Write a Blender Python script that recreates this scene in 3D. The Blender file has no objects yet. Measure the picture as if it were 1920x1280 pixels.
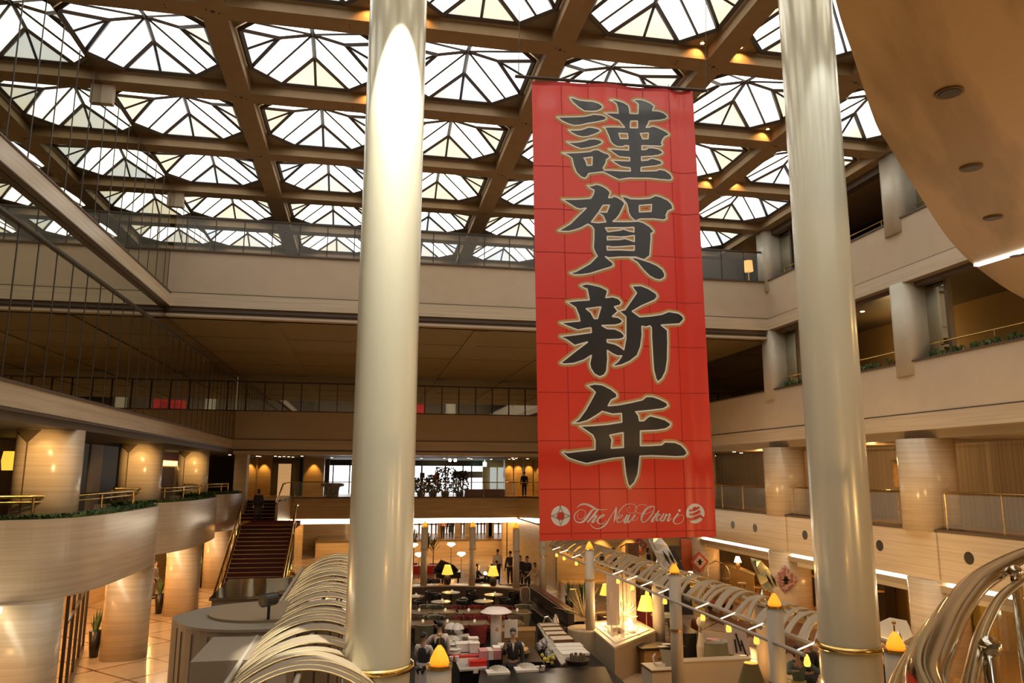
import bpy, bmesh, math, random
from mathutils import Vector, Matrix
from math import sin, cos, pi, radians, sqrt, atan2, hypot

# ------------------------------------------------------------------ camera, world, exposure
SC = bpy.context.scene
COL = SC.collection
EYE = 6.07                      # camera height above the lobby floor
FPX = 1415.0                    # focal length in pixels of the 1920 px wide frame
yaw, pitch, roll = radians(10.83), radians(9.93), radians(-0.2)
FWD = Vector((sin(yaw) * cos(pitch), cos(yaw) * cos(pitch), sin(pitch)))
_r = Vector((cos(yaw), -sin(yaw), 0)); _u = _r.cross(FWD)
RGT = _r * cos(roll) - _u * sin(roll); UPV = _r * sin(roll) + _u * cos(roll)
cam = bpy.data.cameras.new('camera'); cam_o = bpy.data.objects.new('camera', cam); COL.objects.link(cam_o)
cam.sensor_width = 36.0; cam.lens = FPX / 1920.0 * 36.0; cam.clip_start = 0.05; cam.clip_end = 300
m3 = Matrix((RGT, UPV, -FWD)).transposed()
cam_o.matrix_world = Matrix.Translation((0, 0, EYE)) @ m3.to_4x4()
SC.camera = cam_o

W = bpy.data.worlds.new('world'); SC.world = W; W.use_nodes = True
bg = W.node_tree.nodes['Background']; bg.inputs[0].default_value = (1.0, 0.72, 0.44, 1); bg.inputs[1].default_value = 0.45
SC.view_settings.view_transform = 'Standard'; SC.view_settings.look = 'None'
SC.view_settings.exposure = 0.55; SC.view_settings.gamma = 1.0
SC.cycles.use_denoising = True
SC.cycles.max_bounces = 6; SC.cycles.diffuse_bounces = 3; SC.cycles.glossy_bounces = 4
SC.cycles.transmission_bounces = 6; SC.cycles.transparent_max_bounces = 10
SC.cycles.sample_clamp_indirect = 4.0; SC.cycles.blur_glossy = 0.6
SC.cycles.caustics_reflective = False; SC.cycles.caustics_refractive = False

WARM = (1.0, 0.50, 0.15)
def lamp(kind, loc, power, color=WARM, r=0.04, to=None, cone=80, blend=0.6, size=None):
    d = bpy.data.lights.new('lamp_light', kind); d.energy = power; d.color = color
    if kind == 'SPOT': d.spot_size = radians(cone); d.spot_blend = blend; d.shadow_soft_size = r
    elif kind == 'POINT': d.shadow_soft_size = r
    elif kind == 'AREA': d.shape = 'RECTANGLE'; d.size, d.size_y = size
    o = bpy.data.objects.new('lamp_light', d); COL.objects.link(o); o.location = loc
    if to is not None:
        o.rotation_euler = (Vector(to) - Vector(loc)).to_track_quat('-Z', 'Y').to_euler()
    return o

def ray(px, py): return FWD + RGT * ((px - 960) / FPX) - UPV * ((py - 640) / FPX)
def at(px, py, X=None, Y=None, Z=None):
    """the point of the hall seen at a pixel of the photograph, at a known distance, side or height"""
    q = ray(px, py)
    k = Y / q.y if Y is not None else (X / q.x if X is not None else (Z - EYE) / q.z)
    return Vector((0, 0, EYE)) + q * k

# ------------------------------------------------------------------ materials
MATS = {}
def mat(name, col, rough=0.6, metal=0.0, emit=0.0, ecol=None, kind=None, col2=None, scale=(1, 1, 1), coat=0.0, bump=0.0,
        alpha=None, trans=0.0, contrast=(0.35, 0.65), detail=4.0, sheen=0.0, aniso=0.0):
    if name in MATS: return MATS[name]
    m = bpy.data.materials.new(name); m.use_nodes = True; nt = m.node_tree; b = nt.nodes['Principled BSDF']
    b.inputs['Base Color'].default_value = (*col, 1); b.inputs['Roughness'].default_value = rough
    b.inputs['Metallic'].default_value = metal
    if coat: b.inputs['Coat Weight'].default_value = coat; b.inputs['Coat Roughness'].default_value = 0.08
    if trans: b.inputs['Transmission Weight'].default_value = trans
    if alpha is not None: b.inputs['Alpha'].default_value = alpha
    if aniso: b.inputs['Anisotropic'].default_value = aniso
    if emit:
        b.inputs['Emission Color'].default_value = (*(ecol or col), 1); b.inputs['Emission Strength'].default_value = emit
    if kind:
        g = nt.nodes.new('ShaderNodeNewGeometry'); mp = nt.nodes.new('ShaderNodeMapping')
        mp.inputs['Scale'].default_value = scale
        nt.links.new(g.outputs['Position'], mp.inputs['Vector'])
        if kind in ('noise', 'emitnoise'):
            n = nt.nodes.new('ShaderNodeTexNoise'); n.inputs['Scale'].default_value = 1.0; n.inputs['Detail'].default_value = detail
            nt.links.new(mp.outputs[0], n.inputs['Vector']); out = n.outputs['Fac']
        elif kind == 'voronoi':
            n = nt.nodes.new('ShaderNodeTexVoronoi'); n.inputs['Scale'].default_value = 1.0
            nt.links.new(mp.outputs[0], n.inputs['Vector']); out = n.outputs['Distance']
        r = nt.nodes.new('ShaderNodeValToRGB')
        r.color_ramp.elements[0].position = contrast[0]; r.color_ramp.elements[1].position = contrast[1]
        r.color_ramp.elements[0].color = (*col, 1); r.color_ramp.elements[1].color = (*(col2 or col), 1)
        nt.links.new(out, r.inputs[0])
        if kind == 'emitnoise': nt.links.new(r.outputs[0], b.inputs['Emission Color'])
        else: nt.links.new(r.outputs[0], b.inputs['Base Color'])
        if bump:
            bu = nt.nodes.new('ShaderNodeBump'); bu.inputs['Strength'].default_value = bump; bu.inputs['Distance'].default_value = 0.02
            nt.links.new(out, bu.inputs['Height']); nt.links.new(bu.outputs[0], b.inputs['Normal'])
    MATS[name] = m
    return m

def turned(m, deg):
    nt = m.node_tree; mp = [n for n in nt.nodes if n.type == 'MAPPING'][0]; g = [n for n in nt.nodes if n.type == 'NEW_GEOMETRY'][0]
    r = nt.nodes.new('ShaderNodeMapping'); r.inputs['Rotation'].default_value = (0, 0, radians(deg))
    nt.links.new(g.outputs['Position'], r.inputs['Vector']); nt.links.new(r.outputs[0], mp.inputs['Vector']); return m

def floor_mat():
    """polished marble slabs laid on the diagonal with darker joints"""
    m = bpy.data.materials.new('marble_floor'); m.use_nodes = True; nt = m.node_tree; b = nt.nodes['Principled BSDF']
    L = nt.links.new; N = nt.nodes.new
    g = N('ShaderNodeNewGeometry'); mp = N('ShaderNodeMapping'); mp.inputs['Rotation'].default_value = (0, 0, radians(45))
    L(g.outputs['Position'], mp.inputs[0])
    br = N('ShaderNodeTexBrick'); br.offset = 0.0
    br.inputs['Scale'].default_value = 1.0; br.inputs['Brick Width'].default_value = 1.9; br.inputs['Row Height'].default_value = 1.9
    br.inputs['Mortar Size'].default_value = 0.045; br.inputs['Mortar Smooth'].default_value = 0.0
    br.inputs['Color1'].default_value = (0.50, 0.36, 0.22, 1); br.inputs['Color2'].default_value = (0.56, 0.42, 0.27, 1)
    br.inputs['Mortar'].default_value = (0.20, 0.10, 0.04, 1)
    L(mp.outputs[0], br.inputs['Vector'])
    n = N('ShaderNodeTexNoise'); n.inputs['Scale'].default_value = 1.3; n.inputs['Detail'].default_value = 6
    L(g.outputs['Position'], n.inputs['Vector'])
    mx = N('ShaderNodeMixRGB'); mx.blend_type = 'OVERLAY'; mx.inputs[0].default_value = 0.25
    L(br.outputs['Color'], mx.inputs[1]); L(n.outputs['Fac'], mx.inputs[2]); L(mx.outputs[0], b.inputs['Base Color'])
    b.inputs['Roughness'].default_value = 0.16
    return m

TRAV = mat('travertine', (0.52, 0.41, 0.275), 0.24, kind='noise', col2=(0.60, 0.485, 0.34), scale=(0.35, 0.35, 14), contrast=(0.38, 0.62), detail=5)
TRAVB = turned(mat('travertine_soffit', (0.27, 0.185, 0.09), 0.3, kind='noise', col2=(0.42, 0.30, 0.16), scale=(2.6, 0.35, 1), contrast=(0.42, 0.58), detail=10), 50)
PANEL = mat('beige_panel', (0.53, 0.415, 0.285), 0.75, kind='noise', col2=(0.56, 0.44, 0.305), scale=(2, 2, 2))
TRIMD = mat('dark_trim', (0.10, 0.065, 0.04), 0.5)
BEAM = mat('beam_paint', (0.31, 0.205, 0.10), 0.7, kind='noise', col2=(0.34, 0.23, 0.12), scale=(3, 3, 3))
PLATE = mat('coffer_plate', (0.24, 0.19, 0.12), 0.7)
MULL = mat('bronze_mullion', (0.055, 0.038, 0.025), 0.5, 0.2)
PEARL = mat('pearl_paint', (0.74, 0.69, 0.51), 0.27, 0.2, coat=0.3)
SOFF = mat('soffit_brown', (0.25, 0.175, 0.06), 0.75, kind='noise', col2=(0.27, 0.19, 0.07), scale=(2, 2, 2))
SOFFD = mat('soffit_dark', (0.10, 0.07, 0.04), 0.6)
BRASS = mat('brass', (0.72, 0.50, 0.17), 0.2, 1.0)
CHROME = mat('chrome', (0.70, 0.66, 0.56), 0.1, 1.0)
GOLD = mat('gold_edge', (0.75, 0.55, 0.22), 0.3, 1.0)
BLACK = mat('black_lacquer', (0.012, 0.010, 0.009), 0.3)
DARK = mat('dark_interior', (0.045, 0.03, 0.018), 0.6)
WOOD = mat('dark_wood', (0.10, 0.035, 0.015), 0.35, kind='noise', col2=(0.17, 0.07, 0.03), scale=(2, 18, 18))
OAK = mat('amber_wood', (0.33, 0.17, 0.05), 0.4, kind='noise', col2=(0.42, 0.23, 0.08), scale=(2, 14, 14))
GLOW = mat('cove_light', (1, 0.9, 0.7), 0.5, emit=7.0, ecol=(1.0, 0.86, 0.62))
DOT = mat('downlight_glow', (1, 0.85, 0.6), 0.5, emit=14.0, ecol=(1.0, 0.78, 0.45))
AMBER = mat('amber_glass_lit', (0.9, 0.4, 0.05), 0.4, emit=1.0, ecol=(1.0, 0.27, 0.012))
SHADE = mat('yellow_shade_lit', (0.9, 0.6, 0.2), 0.8, emit=.85, ecol=(1.0, 0.52, 0.05))
DAY = mat('bright_daylight_pane', (1, 1, 1), 0.5, emit=1.8, ecol=(0.95, 0.97, 1.0))
WHITE = mat('white_paint', (0.62, 0.56, 0.47), 0.45)
CLOTHW = mat('white_linen', (0.72, 0.66, 0.56), 0.8)
CREAM = mat('cream_panel', (0.60, 0.50, 0.35), 0.6)
LEAF = mat('green_leaf', (0.035, 0.075, 0.02), 0.55, kind='noise', col2=(0.10, 0.17, 0.05), scale=(9, 9, 9))
SOIL = mat('dark_soil', (0.02, 0.017, 0.012), 0.9)
GLASS = mat('clear_glass', (0.9, 0.93, 0.88), 0.03, alpha=0.07)
CARPET = mat('dark_red_carpet', (0.035, 0.005, 0.005), 0.9, kind='noise', col2=(0.05, 0.007, 0.006), scale=(20, 20, 20))
REDF = mat('red_fabric', (0.20, 0.018, 0.014), 0.8)
BROWNF = mat('brown_fabric', (0.14, 0.075, 0.04), 0.85)
GREENF = mat('olive_fabric', (0.10, 0.085, 0.045), 0.85)
STEEL = mat('brushed_steel', (0.6, 0.56, 0.5), 0.25, 1.0)
FLOORM = floor_mat()

def mirror_mat(name, col, rough):
    """dark tinted mirror glazing"""
    m = bpy.data.materials.new(name); m.use_nodes = True; b = m.node_tree.nodes['Principled BSDF']
    b.inputs['Base Color'].default_value = (*col, 1); b.inputs['Metallic'].default_value = 1.0; b.inputs['Roughness'].default_value = rough
    return m
MIRROR = mirror_mat('tinted_mirror_glass', (0.56, 0.545, 0.44), 0.015)
MIRROR2 = mirror_mat('dark_mirror_glass', (0.66, 0.66, 0.62), 0.02)

# ------------------------------------------------------------------ mesh builder
class MB:
    def __init__(s): s.v = []; s.f = []
    def add(s, vs, fs):
        k = len(s.v); s.v += [tuple(v) for v in vs]; s.f += [tuple(i + k for i in f) for f in fs]; return s
    def box(s, x0, x1, y0, y1, z0, z1, rz=0, c=None):
        P = [(x, y, z) for z in (z0, z1) for y in (y0, y1) for x in (x0, x1)]
        if rz:
            cx, cy = c if c else ((x0 + x1) / 2, (y0 + y1) / 2)
            P = [(cx + (x - cx) * cos(rz) - (y - cy) * sin(rz), cy + (x - cx) * sin(rz) + (y - cy) * cos(rz), z) for x, y, z in P]
        return s.add(P, [(0, 2, 3, 1), (4, 5, 7, 6), (0, 1, 5, 4), (2, 6, 7, 3), (0, 4, 6, 2), (1, 3, 7, 5)])
    def cb(s, c, d, rz=0): return s.box(c[0] - d[0] / 2, c[0] + d[0] / 2, c[1] - d[1] / 2, c[1] + d[1] / 2, c[2] - d[2] / 2, c[2] + d[2] / 2, rz)
    def lathe(s, c, prof, n=24, ax='z', sx=1, sy=1, a0=0, a1=2 * pi, cap=True):
        full = abs(a1 - a0 - 2 * pi) < 1e-6; m = n if full else n + 1; V = []
        for r, h in prof:
            for i in range(m):
                a = a0 + (a1 - a0) * i / n; x, y = r * cos(a) * sx, r * sin(a) * sy
                V.append((c[0] + x, c[1] + y, c[2] + h) if ax == 'z' else ((c[0] + h, c[1] + x, c[2] + y) if ax == 'x' else (c[0] + x, c[1] + h, c[2] + y)))
        F = []
        for j in range(len(prof) - 1):
            for i in range(n):
                a = j * m + i; b = j * m + (i + 1) % m
                F.append((a, b, b + m, a + m))
        if cap and full:
            F.append(tuple(range(m))[::-1]); F.append(tuple(range((len(prof) - 1) * m, len(prof) * m)))
        return s.add(V, F)
    def cyl(s, p0, p1, r, r1=None, n=12):
        return s.tube([p0, p1], [r, r if r1 is None else r1], n)
    def tube(s, path, r, n=8, closed=False, cap=True, flat=None):
        P = [Vector(p) for p in path]; R = r if isinstance(r, (list, tuple)) else [r] * len(P); V = []; up = Vector((0, 0, 1)); prev = None
        for i, p in enumerate(P):
            if closed: t = P[(i + 1) % len(P)] - P[i - 1]
            else: t = P[min(i + 1, len(P) - 1)] - P[max(i - 1, 0)]
            if t.length < 1e-9: t = Vector((0, 0, 1))
            t.normalize()
            if prev is None:
                a = t.cross(up)
                if a.length < 0.05: a = t.cross(Vector((1, 0, 0)))
            else:
                a = prev - t * prev.dot(t)
            a.normalize(); prev = a; b = a.cross(t)
            for k in range(n):
                q = 2 * pi * k / n; V.append(p + a * cos(q) * R[i] + b * sin(q) * R[i] * (flat or 1))
        F = []; M = len(P)
        for i in range(M if closed else M - 1):
            for k in range(n):
                A = i * n + k; B = i * n + (k + 1) % n; i2 = (i + 1) % M
                F.append((A, B, i2 * n + (k + 1) % n, i2 * n + k))
        if cap and not closed: F += [tuple(range(n))[::-1], tuple(range((M - 1) * n, M * n))]
        return s.add(V, F)
    def ball(s, c, r, nu=12, nv=8):
        rx, ry, rz = r if isinstance(r, (tuple, list)) else (r, r, r)
        pr = [(max(1e-4, sin(pi * j / nv)), -cos(pi * j / nv)) for j in range(nv + 1)]; V = []
        for q, h in pr:
            for i in range(nu): V.append((c[0] + rx * q * cos(2 * pi * i / nu), c[1] + ry * q * sin(2 * pi * i / nu), c[2] + rz * h))
        F = [(j * nu + i, j * nu + (i + 1) % nu, (j + 1) * nu + (i + 1) % nu, (j + 1) * nu + i) for j in range(nv) for i in range(nu)]
        return s.add(V, F)
    def prism(s, poly, z0, z1):
        n = len(poly)
        A = sum(poly[i][0] * poly[(i + 1) % n][1] - poly[(i + 1) % n][0] * poly[i][1] for i in range(n))
        if A < 0: poly = poly[::-1]
        V = [(x, y, z0) for x, y in poly] + [(x, y, z1) for x, y in poly]
        return s.add(V, [tuple(range(n))[::-1], tuple(range(n, 2 * n))] + [(i, (i + 1) % n, n + (i + 1) % n, n + i) for i in range(n)])
    def quad(s, a, b, c, d): return s.add([a, b, c, d], [(0, 1, 2, 3)])
    def build(s, name, m, parent=None, smooth=False, bevel=0, autosm=None):
        me = bpy.data.meshes.new(name); me.from_pydata(s.v, [], s.f)
        if m: me.materials.append(m)
        bm = bmesh.new(); bm.from_mesh(me); bmesh.ops.recalc_face_normals(bm, faces=bm.faces[:]); bm.to_mesh(me); bm.free()
        if smooth:
            for p in me.polygons: p.use_smooth = len(p.vertices) <= 4
        o = bpy.data.objects.new(name, me); COL.objects.link(o)
        if parent is not None:
            o.parent = parent; o.location = -parent.location
        if bevel:
            b = o.modifiers.new('b', 'BEVEL'); b.width = bevel; b.segments = 2; b.limit_method = 'ANGLE'
        return o

def tag(o, label=None, cat=None, group=None, kind=None):
    if label: o['label'] = label
    if cat: o['category'] = cat
    if group: o['group'] = group
    if kind: o['kind'] = kind
    return o
def empty(name, loc=(0, 0, 0), label=None, cat=None, group=None, kind=None, rz=0):
    o = bpy.data.objects.new(name, None); COL.objects.link(o); o.location = loc; o.rotation_euler = (0, 0, rz); o.empty_display_size = 0.1
    return tag(o, label, cat, group, kind)
def struct(mb, name, m, parent=None, **k):
    o = mb.build(name, m, parent, **k)
    if parent is None: o['kind'] = 'structure'
    return o
def copy_tree(o, parent=None):
    c = o.copy(); COL.objects.link(c); c.parent = parent
    for ch in list(o.children): copy_tree(ch, c)
    return c
def place(proto, used, loc, rz=0, label=None, group=None, scale=None):
    """first call moves the first thing itself, later ones copy it with its parts"""
    o = proto if not used else copy_tree(proto)
    used.append(o); o.location = loc; o.rotation_euler = (0, 0, rz)
    if scale: o.scale = scale
    tag(o, label, None, group); return o
def catmull(P, k=6, closed=False):
    P = [Vector(p) for p in P]; n = len(P); out = []
    for i in range(n if closed else n - 1):
        p0 = P[i - 1] if (closed or i > 0) else P[0]; p1 = P[i]; p2 = P[(i + 1) % n]; p3 = P[(i + 2) % n] if (closed or i + 2 < n) else P[-1]
        for j in range(k):
            t = j / k
            out.append(0.5 * ((2 * p1) + (p2 - p0) * t + (2 * p0 - 5 * p1 + 4 * p2 - p3) * t * t + (3 * p1 - p0 - 3 * p2 + p3) * t ** 3))
    if not closed: out.append(P[-1])
    return out
def parts(name, mbs, m, parent, **k):
    for b in mbs: b.build(name, m, parent, **k)
_T = ('', 'first', 'second', 'third', 'fourth', 'fifth', 'sixth', 'seventh', 'eighth', 'ninth', 'tenth', 'eleventh', 'twelfth', 'thirteenth', 'fourteenth', 'fifteenth', 'sixteenth', 'seventeenth', 'eighteenth', 'nineteenth', 'twentieth')
def nth(i): return _T[i] if i <= 20 else ('twenty-' + _T[i - 20])
R = random.Random(7)
G = 4.02
def Zr(v): return EYE + v
# ------------------------------------------------------------------ room shell
XL, XR, YF, YD, YB = -7.24, 16.3, 28.3, 44.4, 52.6      # mirror wall, right wall, far parapet, deep wall, far balcony
ZC = Zr(10.2)                                           # underside of the roof beams
struct(MB().box(-16, 24, -14, 66, -0.3, 0.0), 'floor', FLOORM)

# roof: coffered grid of beams with folded glass skylights
roof = empty('ceiling', (0, 0, ZC), kind='structure')
xs = [0.29 + G * k for k in range(-2, 5)]; ys = [12.4 + G * k for k in range(-6, 9)]
mb = MB()
for x in xs: mb.box(x - .28, x + .28, ys[0] - .3, ys[-1] + .3, ZC, ZC + .75)
mb.build('ceiling_beam', BEAM, roof)
mb = MB()
for y in ys:
    for i in range(len(xs) - 1): mb.box(xs[i] + .28, xs[i + 1] - .28, y - .28, y + .28, ZC + .002, ZC + .75)
mb.build('ceiling_cross_beam', BEAM, roof)
mb = MB()
for i in range(len(xs) - 1):
    for j in range(len(ys) - 1):
        cx, cy = (xs[i] + xs[i + 1]) / 2, (ys[j] + ys[j + 1]) / 2; e, c = 1.735, 0.9
        for sx in (-1, 1):
            for sy in (-1, 1):
                mb.prism([(cx + sx * e, cy + sy * e), (cx + sx * e, cy + sy * c), (cx + sx * c, cy + sy * e)], ZC + .335, ZC + .37)
mb.build('ceiling_corner_plate', PLATE, roof)
mb = MB()                                               # bolt heads on the underside of the crossings
for x in xs:
    for y in ys[3:12]:
        mb.lathe((x, y, ZC - .006), [(.05, 0), (.05, .006)], 8)
        for d in (-.13, .13): mb.lathe((x + d, y + d * .4, ZC - .008), [(.022, 0), (.022, .008)], 6)
for i in range(len(xs) - 1):
    for y in ys[3:12]:
        for d in (-.06, .06): mb.lathe(((xs[i] + xs[i + 1]) / 2 + 1.0, y + d, ZC - .006), [(.02, 0), (.02, .006)], 6)
mb.build('ceiling_bolt', MULL, roof)

def sky_mat(name, c1, c2, e):
    m = bpy.data.materials.new(name); m.use_nodes = True; nt = m.node_tree; b = nt.nodes['Principled BSDF']
    g = nt.nodes.new('ShaderNodeNewGeometry'); n = nt.nodes.new('ShaderNodeTexNoise'); r = nt.nodes.new('ShaderNodeValToRGB')
    n.inputs['Scale'].default_value = 0.45; n.inputs['Detail'].default_value = 1.5
    nt.links.new(g.outputs['Position'], n.inputs['Vector']); nt.links.new(n.outputs['Fac'], r.inputs[0])
    r.color_ramp.elements[0].position = .38; r.color_ramp.elements[1].position = .62
    r.color_ramp.elements[0].color = (*c1, 1); r.color_ramp.elements[1].color = (*c2, 1)
    nt.links.new(r.outputs[0], b.inputs['Emission Color']); b.inputs['Emission Strength'].default_value = e
    b.inputs['Base Color'].default_value = (.8, .8, .75, 1)
    return m
SKY = sky_mat('skylit_diffusing_glass', (1.0, .93, .76), (.96, .975, 1.0), 2.3)
SKYD = sky_mat('skylit_triangle_glass', (1.0, .90, .66), (.84, .92, .98), .68)
def sky_meshes():
    """one folded skylight: octagonal rim, four raised nodes, apex; panes plus glazing bars"""
    e, c, nd, zn, za = 1.62, .9, .81, .42, .60
    r4 = lambda p, k: [(p[0], p[1]), (-p[1], p[0]), (-p[0], -p[1]), (p[1], -p[0])][k]
    A = (0, 0, za); pan = MB(); tri = MB(); fr = MB()
    for k in range(4):
        N1 = (*r4((0, -nd), k), zn); N2 = (*r4((nd, 0), k), zn)
        Ca = (*r4((-c, -e), k), 0); Cb = (*r4((c, -e), k), 0); Cc = (*r4((e, -c), k), 0)
        M_ = tuple((Cb[i] + Cc[i]) / 2 for i in range(3)); T = tuple((Ca[i] + Cb[i]) / 2 for i in range(3))
        tri.quad(N1, Ca, T, N1) if 0 else tri.add([N1, Ca, Cb], [(0, 1, 2)])
        pan.quad(A, N1, Cb, M_); pan.quad(A, M_, Cc, N2)
        for p, q, w in ((A, N1, .058), (N1, Ca, .062), (N1, Cb, .062), (N1, T, .036), (A, M_, .036), (Ca, Cb, .068), (Cb, Cc, .068)):
            p, q = Vector(p), Vector(q); fr.tube([p - Vector((0, 0, .02)), q - Vector((0, 0, .02))], w, 4)
    return pan, tri, fr
pan, tri, fr = sky_meshes()
first = None; n = 0
for j in range(len(ys) - 1):
    for i in range(len(xs) - 1):
        n += 1
        c = ((xs[i] + xs[i + 1]) / 2, (ys[j] + ys[j + 1]) / 2, ZC + .33)
        if first is None:
            w = empty('window_1', (0, 0, 0), kind='structure')
            pan.build('glass_pane', SKY, w); tri.build('triangular_pane', SKYD, w); fr.build('glazing_bar', MULL, w)
            first = w
        else:
            w = copy_tree(first); w.name = 'window_%d' % n
        w.location = c

# small amber spots in the coffer corners
cs = empty('coffer_spotlight', (0, 0, 0), cat='light'); MB().lathe((0, 0, -.03), [(.07, 0), (.09, .03)], 12).build('ring', BRASS, cs); MB().lathe((0, 0, -.035), [(.05, 0), (.05, .006)], 10).build('lens', mat('amber_lens', (1, .6, .25), .5, emit=7, ecol=(1, .55, .2)), cs); cu = []
for q, (i, j, sx, lab) in enumerate(((1, 6, 1, 'left of the left pearl column, second row'), (2, 6, -1, 'just left of the left pearl column, second row'), (2, 7, -1, 'left of the left pearl column, third row'), (3, 6, 1, 'above the banner left edge, first row'), (4, 6, -1, 'above the banner top, first row'), (3, 7, 1, 'left of the banner top'), (5, 6, -1, 'left of the right pearl column, bright one'), (4, 7, 1, 'right of the banner top'), (4, 8, 1, 'right of the banner, third row'), (5, 8, -1, 'between banner and right pearl column'), (3, 8, 1, 'left of the banner, fourth row'), (1, 7, 1, 'left of the left pearl column, upper fourth row'))):
    cx = (xs[i] + xs[i + 1]) / 2 + sx * 1.5; cy = ys[j + 1] - .48
    place(cs, cu, (cx, cy, ZC + .335), 0, 'small amber roof spotlight ' + lab)
    lamp('SPOT', (cx, cy, ZC + .29), 26, (1, .5, .15), .03, to=(cx - sx * .1, ys[j + 1] - .28, ZC + .02), cone=100)
# deck above the skylights on the far side, and the roof edge
struct(MB().box(XR + .35, 24, -14, 46, ZC + .02, ZC + .3), 'ceiling', BEAM)
# left mirror wall, full height, with its cornice band and mullions
struct(MB().box(XL - .25, XL, -13, YD + .6, Zr(1.82), ZC + .02), 'wall_left', MIRROR)
mb = MB(); y = -1.38
while y < YD:
    mb.box(XL, XL + .01, y - .014, y + .014, Zr(6.37), ZC) if y < YF + 20 else None
    mb.box(XL, XL + .01, y - .018, y + .018, Zr(1.84), Zr(5.1)) if y > 3 else None
    y += G / 4
mb.box(XL, XL + .07, -2, YD, Zr(5.06), Zr(5.12))
struct(mb, 'trim_1', MULL)
mb = MB()
for y in (20.44, 28.48): mb.box(XL - .02, XL + .28, y - .10, y + .10, ZC - .55, ZC)
struct(mb, 'trim_2', PANEL)
struct(MB().box(XL + .01, XL + .16, -2, YF + .1, Zr(5.86), Zr(6.37)), 'trim_3', TRAV)
struct(MB().box(XL + .01, XL + .19, -2, YF + .1, Zr(6.34), Zr(6.38)).box(XL + .01, XL + .19, -2, YF + .1, Zr(5.84), Zr(5.87)), 'trim_4', TRIMD)

# far upper parapet, its cornice, stepped fascia and dark soffit
struct(MB().box(XL + .01, XR, YF, YF + .25, Zr(6.40), Zr(7.94)), 'wall_far', PANEL)
struct(MB().box(XL + .01, XR + .02, YF - .06, YF + .3, Zr(7.94), Zr(8.0)), 'trim_5', TRIMD)
struct(MB().box(XL + .01, XR, YF - .1, YF + .3, Zr(5.88), Zr(6.36)), 'trim_6', TRAV)
struct(MB().box(XL + .01, XR, YF - .06, YF + .3, Zr(6.36), Zr(6.40)).box(XL + .01, XR, YF, YF + .3, Zr(5.72), Zr(5.88)).box(XL + .01, XR, YF + .06, YF + .3, Zr(5.62), Zr(5.72)), 'trim_7', TRIMD)
struct(MB().box(XL + .01, XR, YF - .02, YF + .5, Zr(5.53), Zr(5.62)), 'trim_8', PANEL)
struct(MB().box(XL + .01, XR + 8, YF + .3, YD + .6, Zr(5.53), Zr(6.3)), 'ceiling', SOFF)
mb = MB()
for x in (-3.73, .29, 4.3, 8.33, 12.35): mb.box(x - .3, x + .3, YF + .6, YD, Zr(5.49), Zr(5.53))
for y in (32.5, 36.5, 40.5): mb.box(XL + .05, XR - .05, y - .03, y + .03, Zr(5.51), Zr(5.53))
struct(mb, 'trim_9', SOFF)
# deep wall: mirror glazing with posts above a parapet, stone bands below
struct(MB().box(XL + .01, XR, YD + .12, YD + .3, Zr(3.43), Zr(5.53)), 'wall_back', MIRROR2)
struct(MB().box(XL + .01, XR, YD, YD + .25, Zr(1.86), Zr(3.40)), 'wall_far', SOFF if 0 else PANEL)
struct(MB().box(XL + .01, XR, YD - .05, YD + .3, Zr(3.40), Zr(3.46)).box(XL + .01, XR, YD - .04, YD + .3, Zr(1.82), Zr(1.86)).box(XL + .01, XR, YD + .02, YD + .3, Zr(1.20), Zr(1.30)), 'trim_10', TRIMD)
struct(MB().box(XL + .01, XR, YD - .06, YD + .3, Zr(1.30), Zr(1.82)).box(XL + .01, XR, YD + .05, YD + .5, Zr(1.0), Zr(1.2)), 'trim_11', TRAV)
mb = MB(); x = XL + .5
while x < XR:
    mb.box(x - .018, x + .018, YD + .02, YD + .06, Zr(3.46), Zr(5.06)); x += G / 4
mb.box(XL + .05, XR, YD + .01, YD + .07, Zr(5.04), Zr(5.10))
struct(mb, 'trim_12', MULL)
# mid-level ceiling beyond the hall
struct(MB().box(-16, 24, YD + .5, 66, Zr(1.05), Zr(1.4)), 'ceiling', SOFFD)

# upper far railing on the parapet
rail = empty('balcony_railing', (4, YF + .12, Zr(7.94)), 'thin black glazed railing along the top of the far upper parapet', 'railing')
mb = MB(); mb.box(XL + .1, XR - .1, YF + .09, YF + .15, Zr(9.26), Zr(9.33)); mb.build('handrail', MULL, rail)
x = XL + .5
while x < XR: MB().box(x - .018, x + .018, YF + .1, YF + .14, Zr(8.0), Zr(9.27)).build('post', MULL, rail); x += G / 4
MB().box(XL + .1, XR - .1, YF + .115, YF + .125, Zr(8.0), Zr(9.26)).build('glass_panel', GLASS, rail)
c = at(1403, 500, Y=31.5); t = empty('floor_lamp', (c.x, 31.5, Zr(6.5)), 'orange drum shaded lamp in the dark upper gallery between banner and right column', 'lamp')
MB().lathe((c.x, 31.5, c.z - .22), [(.22, 0), (.19, .5)], 20).build('lamp_shade', mat('orange_drum_shade', (.8, .45, .15), .8, emit=.8, ecol=(1, .5, .15)), t)
MB().cyl((c.x, 31.5, Zr(6.5)), (c.x, 31.5, c.z - .2), .02, n=6).lathe((c.x, 31.5, Zr(6.5)), [(.15, 0), (.15, .03)], 14).build('stand', BRASS, t)
# dark upper gallery behind the far parapet
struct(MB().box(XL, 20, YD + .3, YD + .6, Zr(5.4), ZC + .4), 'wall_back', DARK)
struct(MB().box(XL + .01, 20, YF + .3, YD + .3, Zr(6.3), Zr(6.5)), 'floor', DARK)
struct(MB().box(11.9, 12.0, YF + 2.5, YD, Zr(6.5), Zr(9.3)).box(12.0, XR, YF + 2.5, YF + 2.6, Zr(6.5), Zr(9.6)), 'wall_far', DARK)
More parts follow.
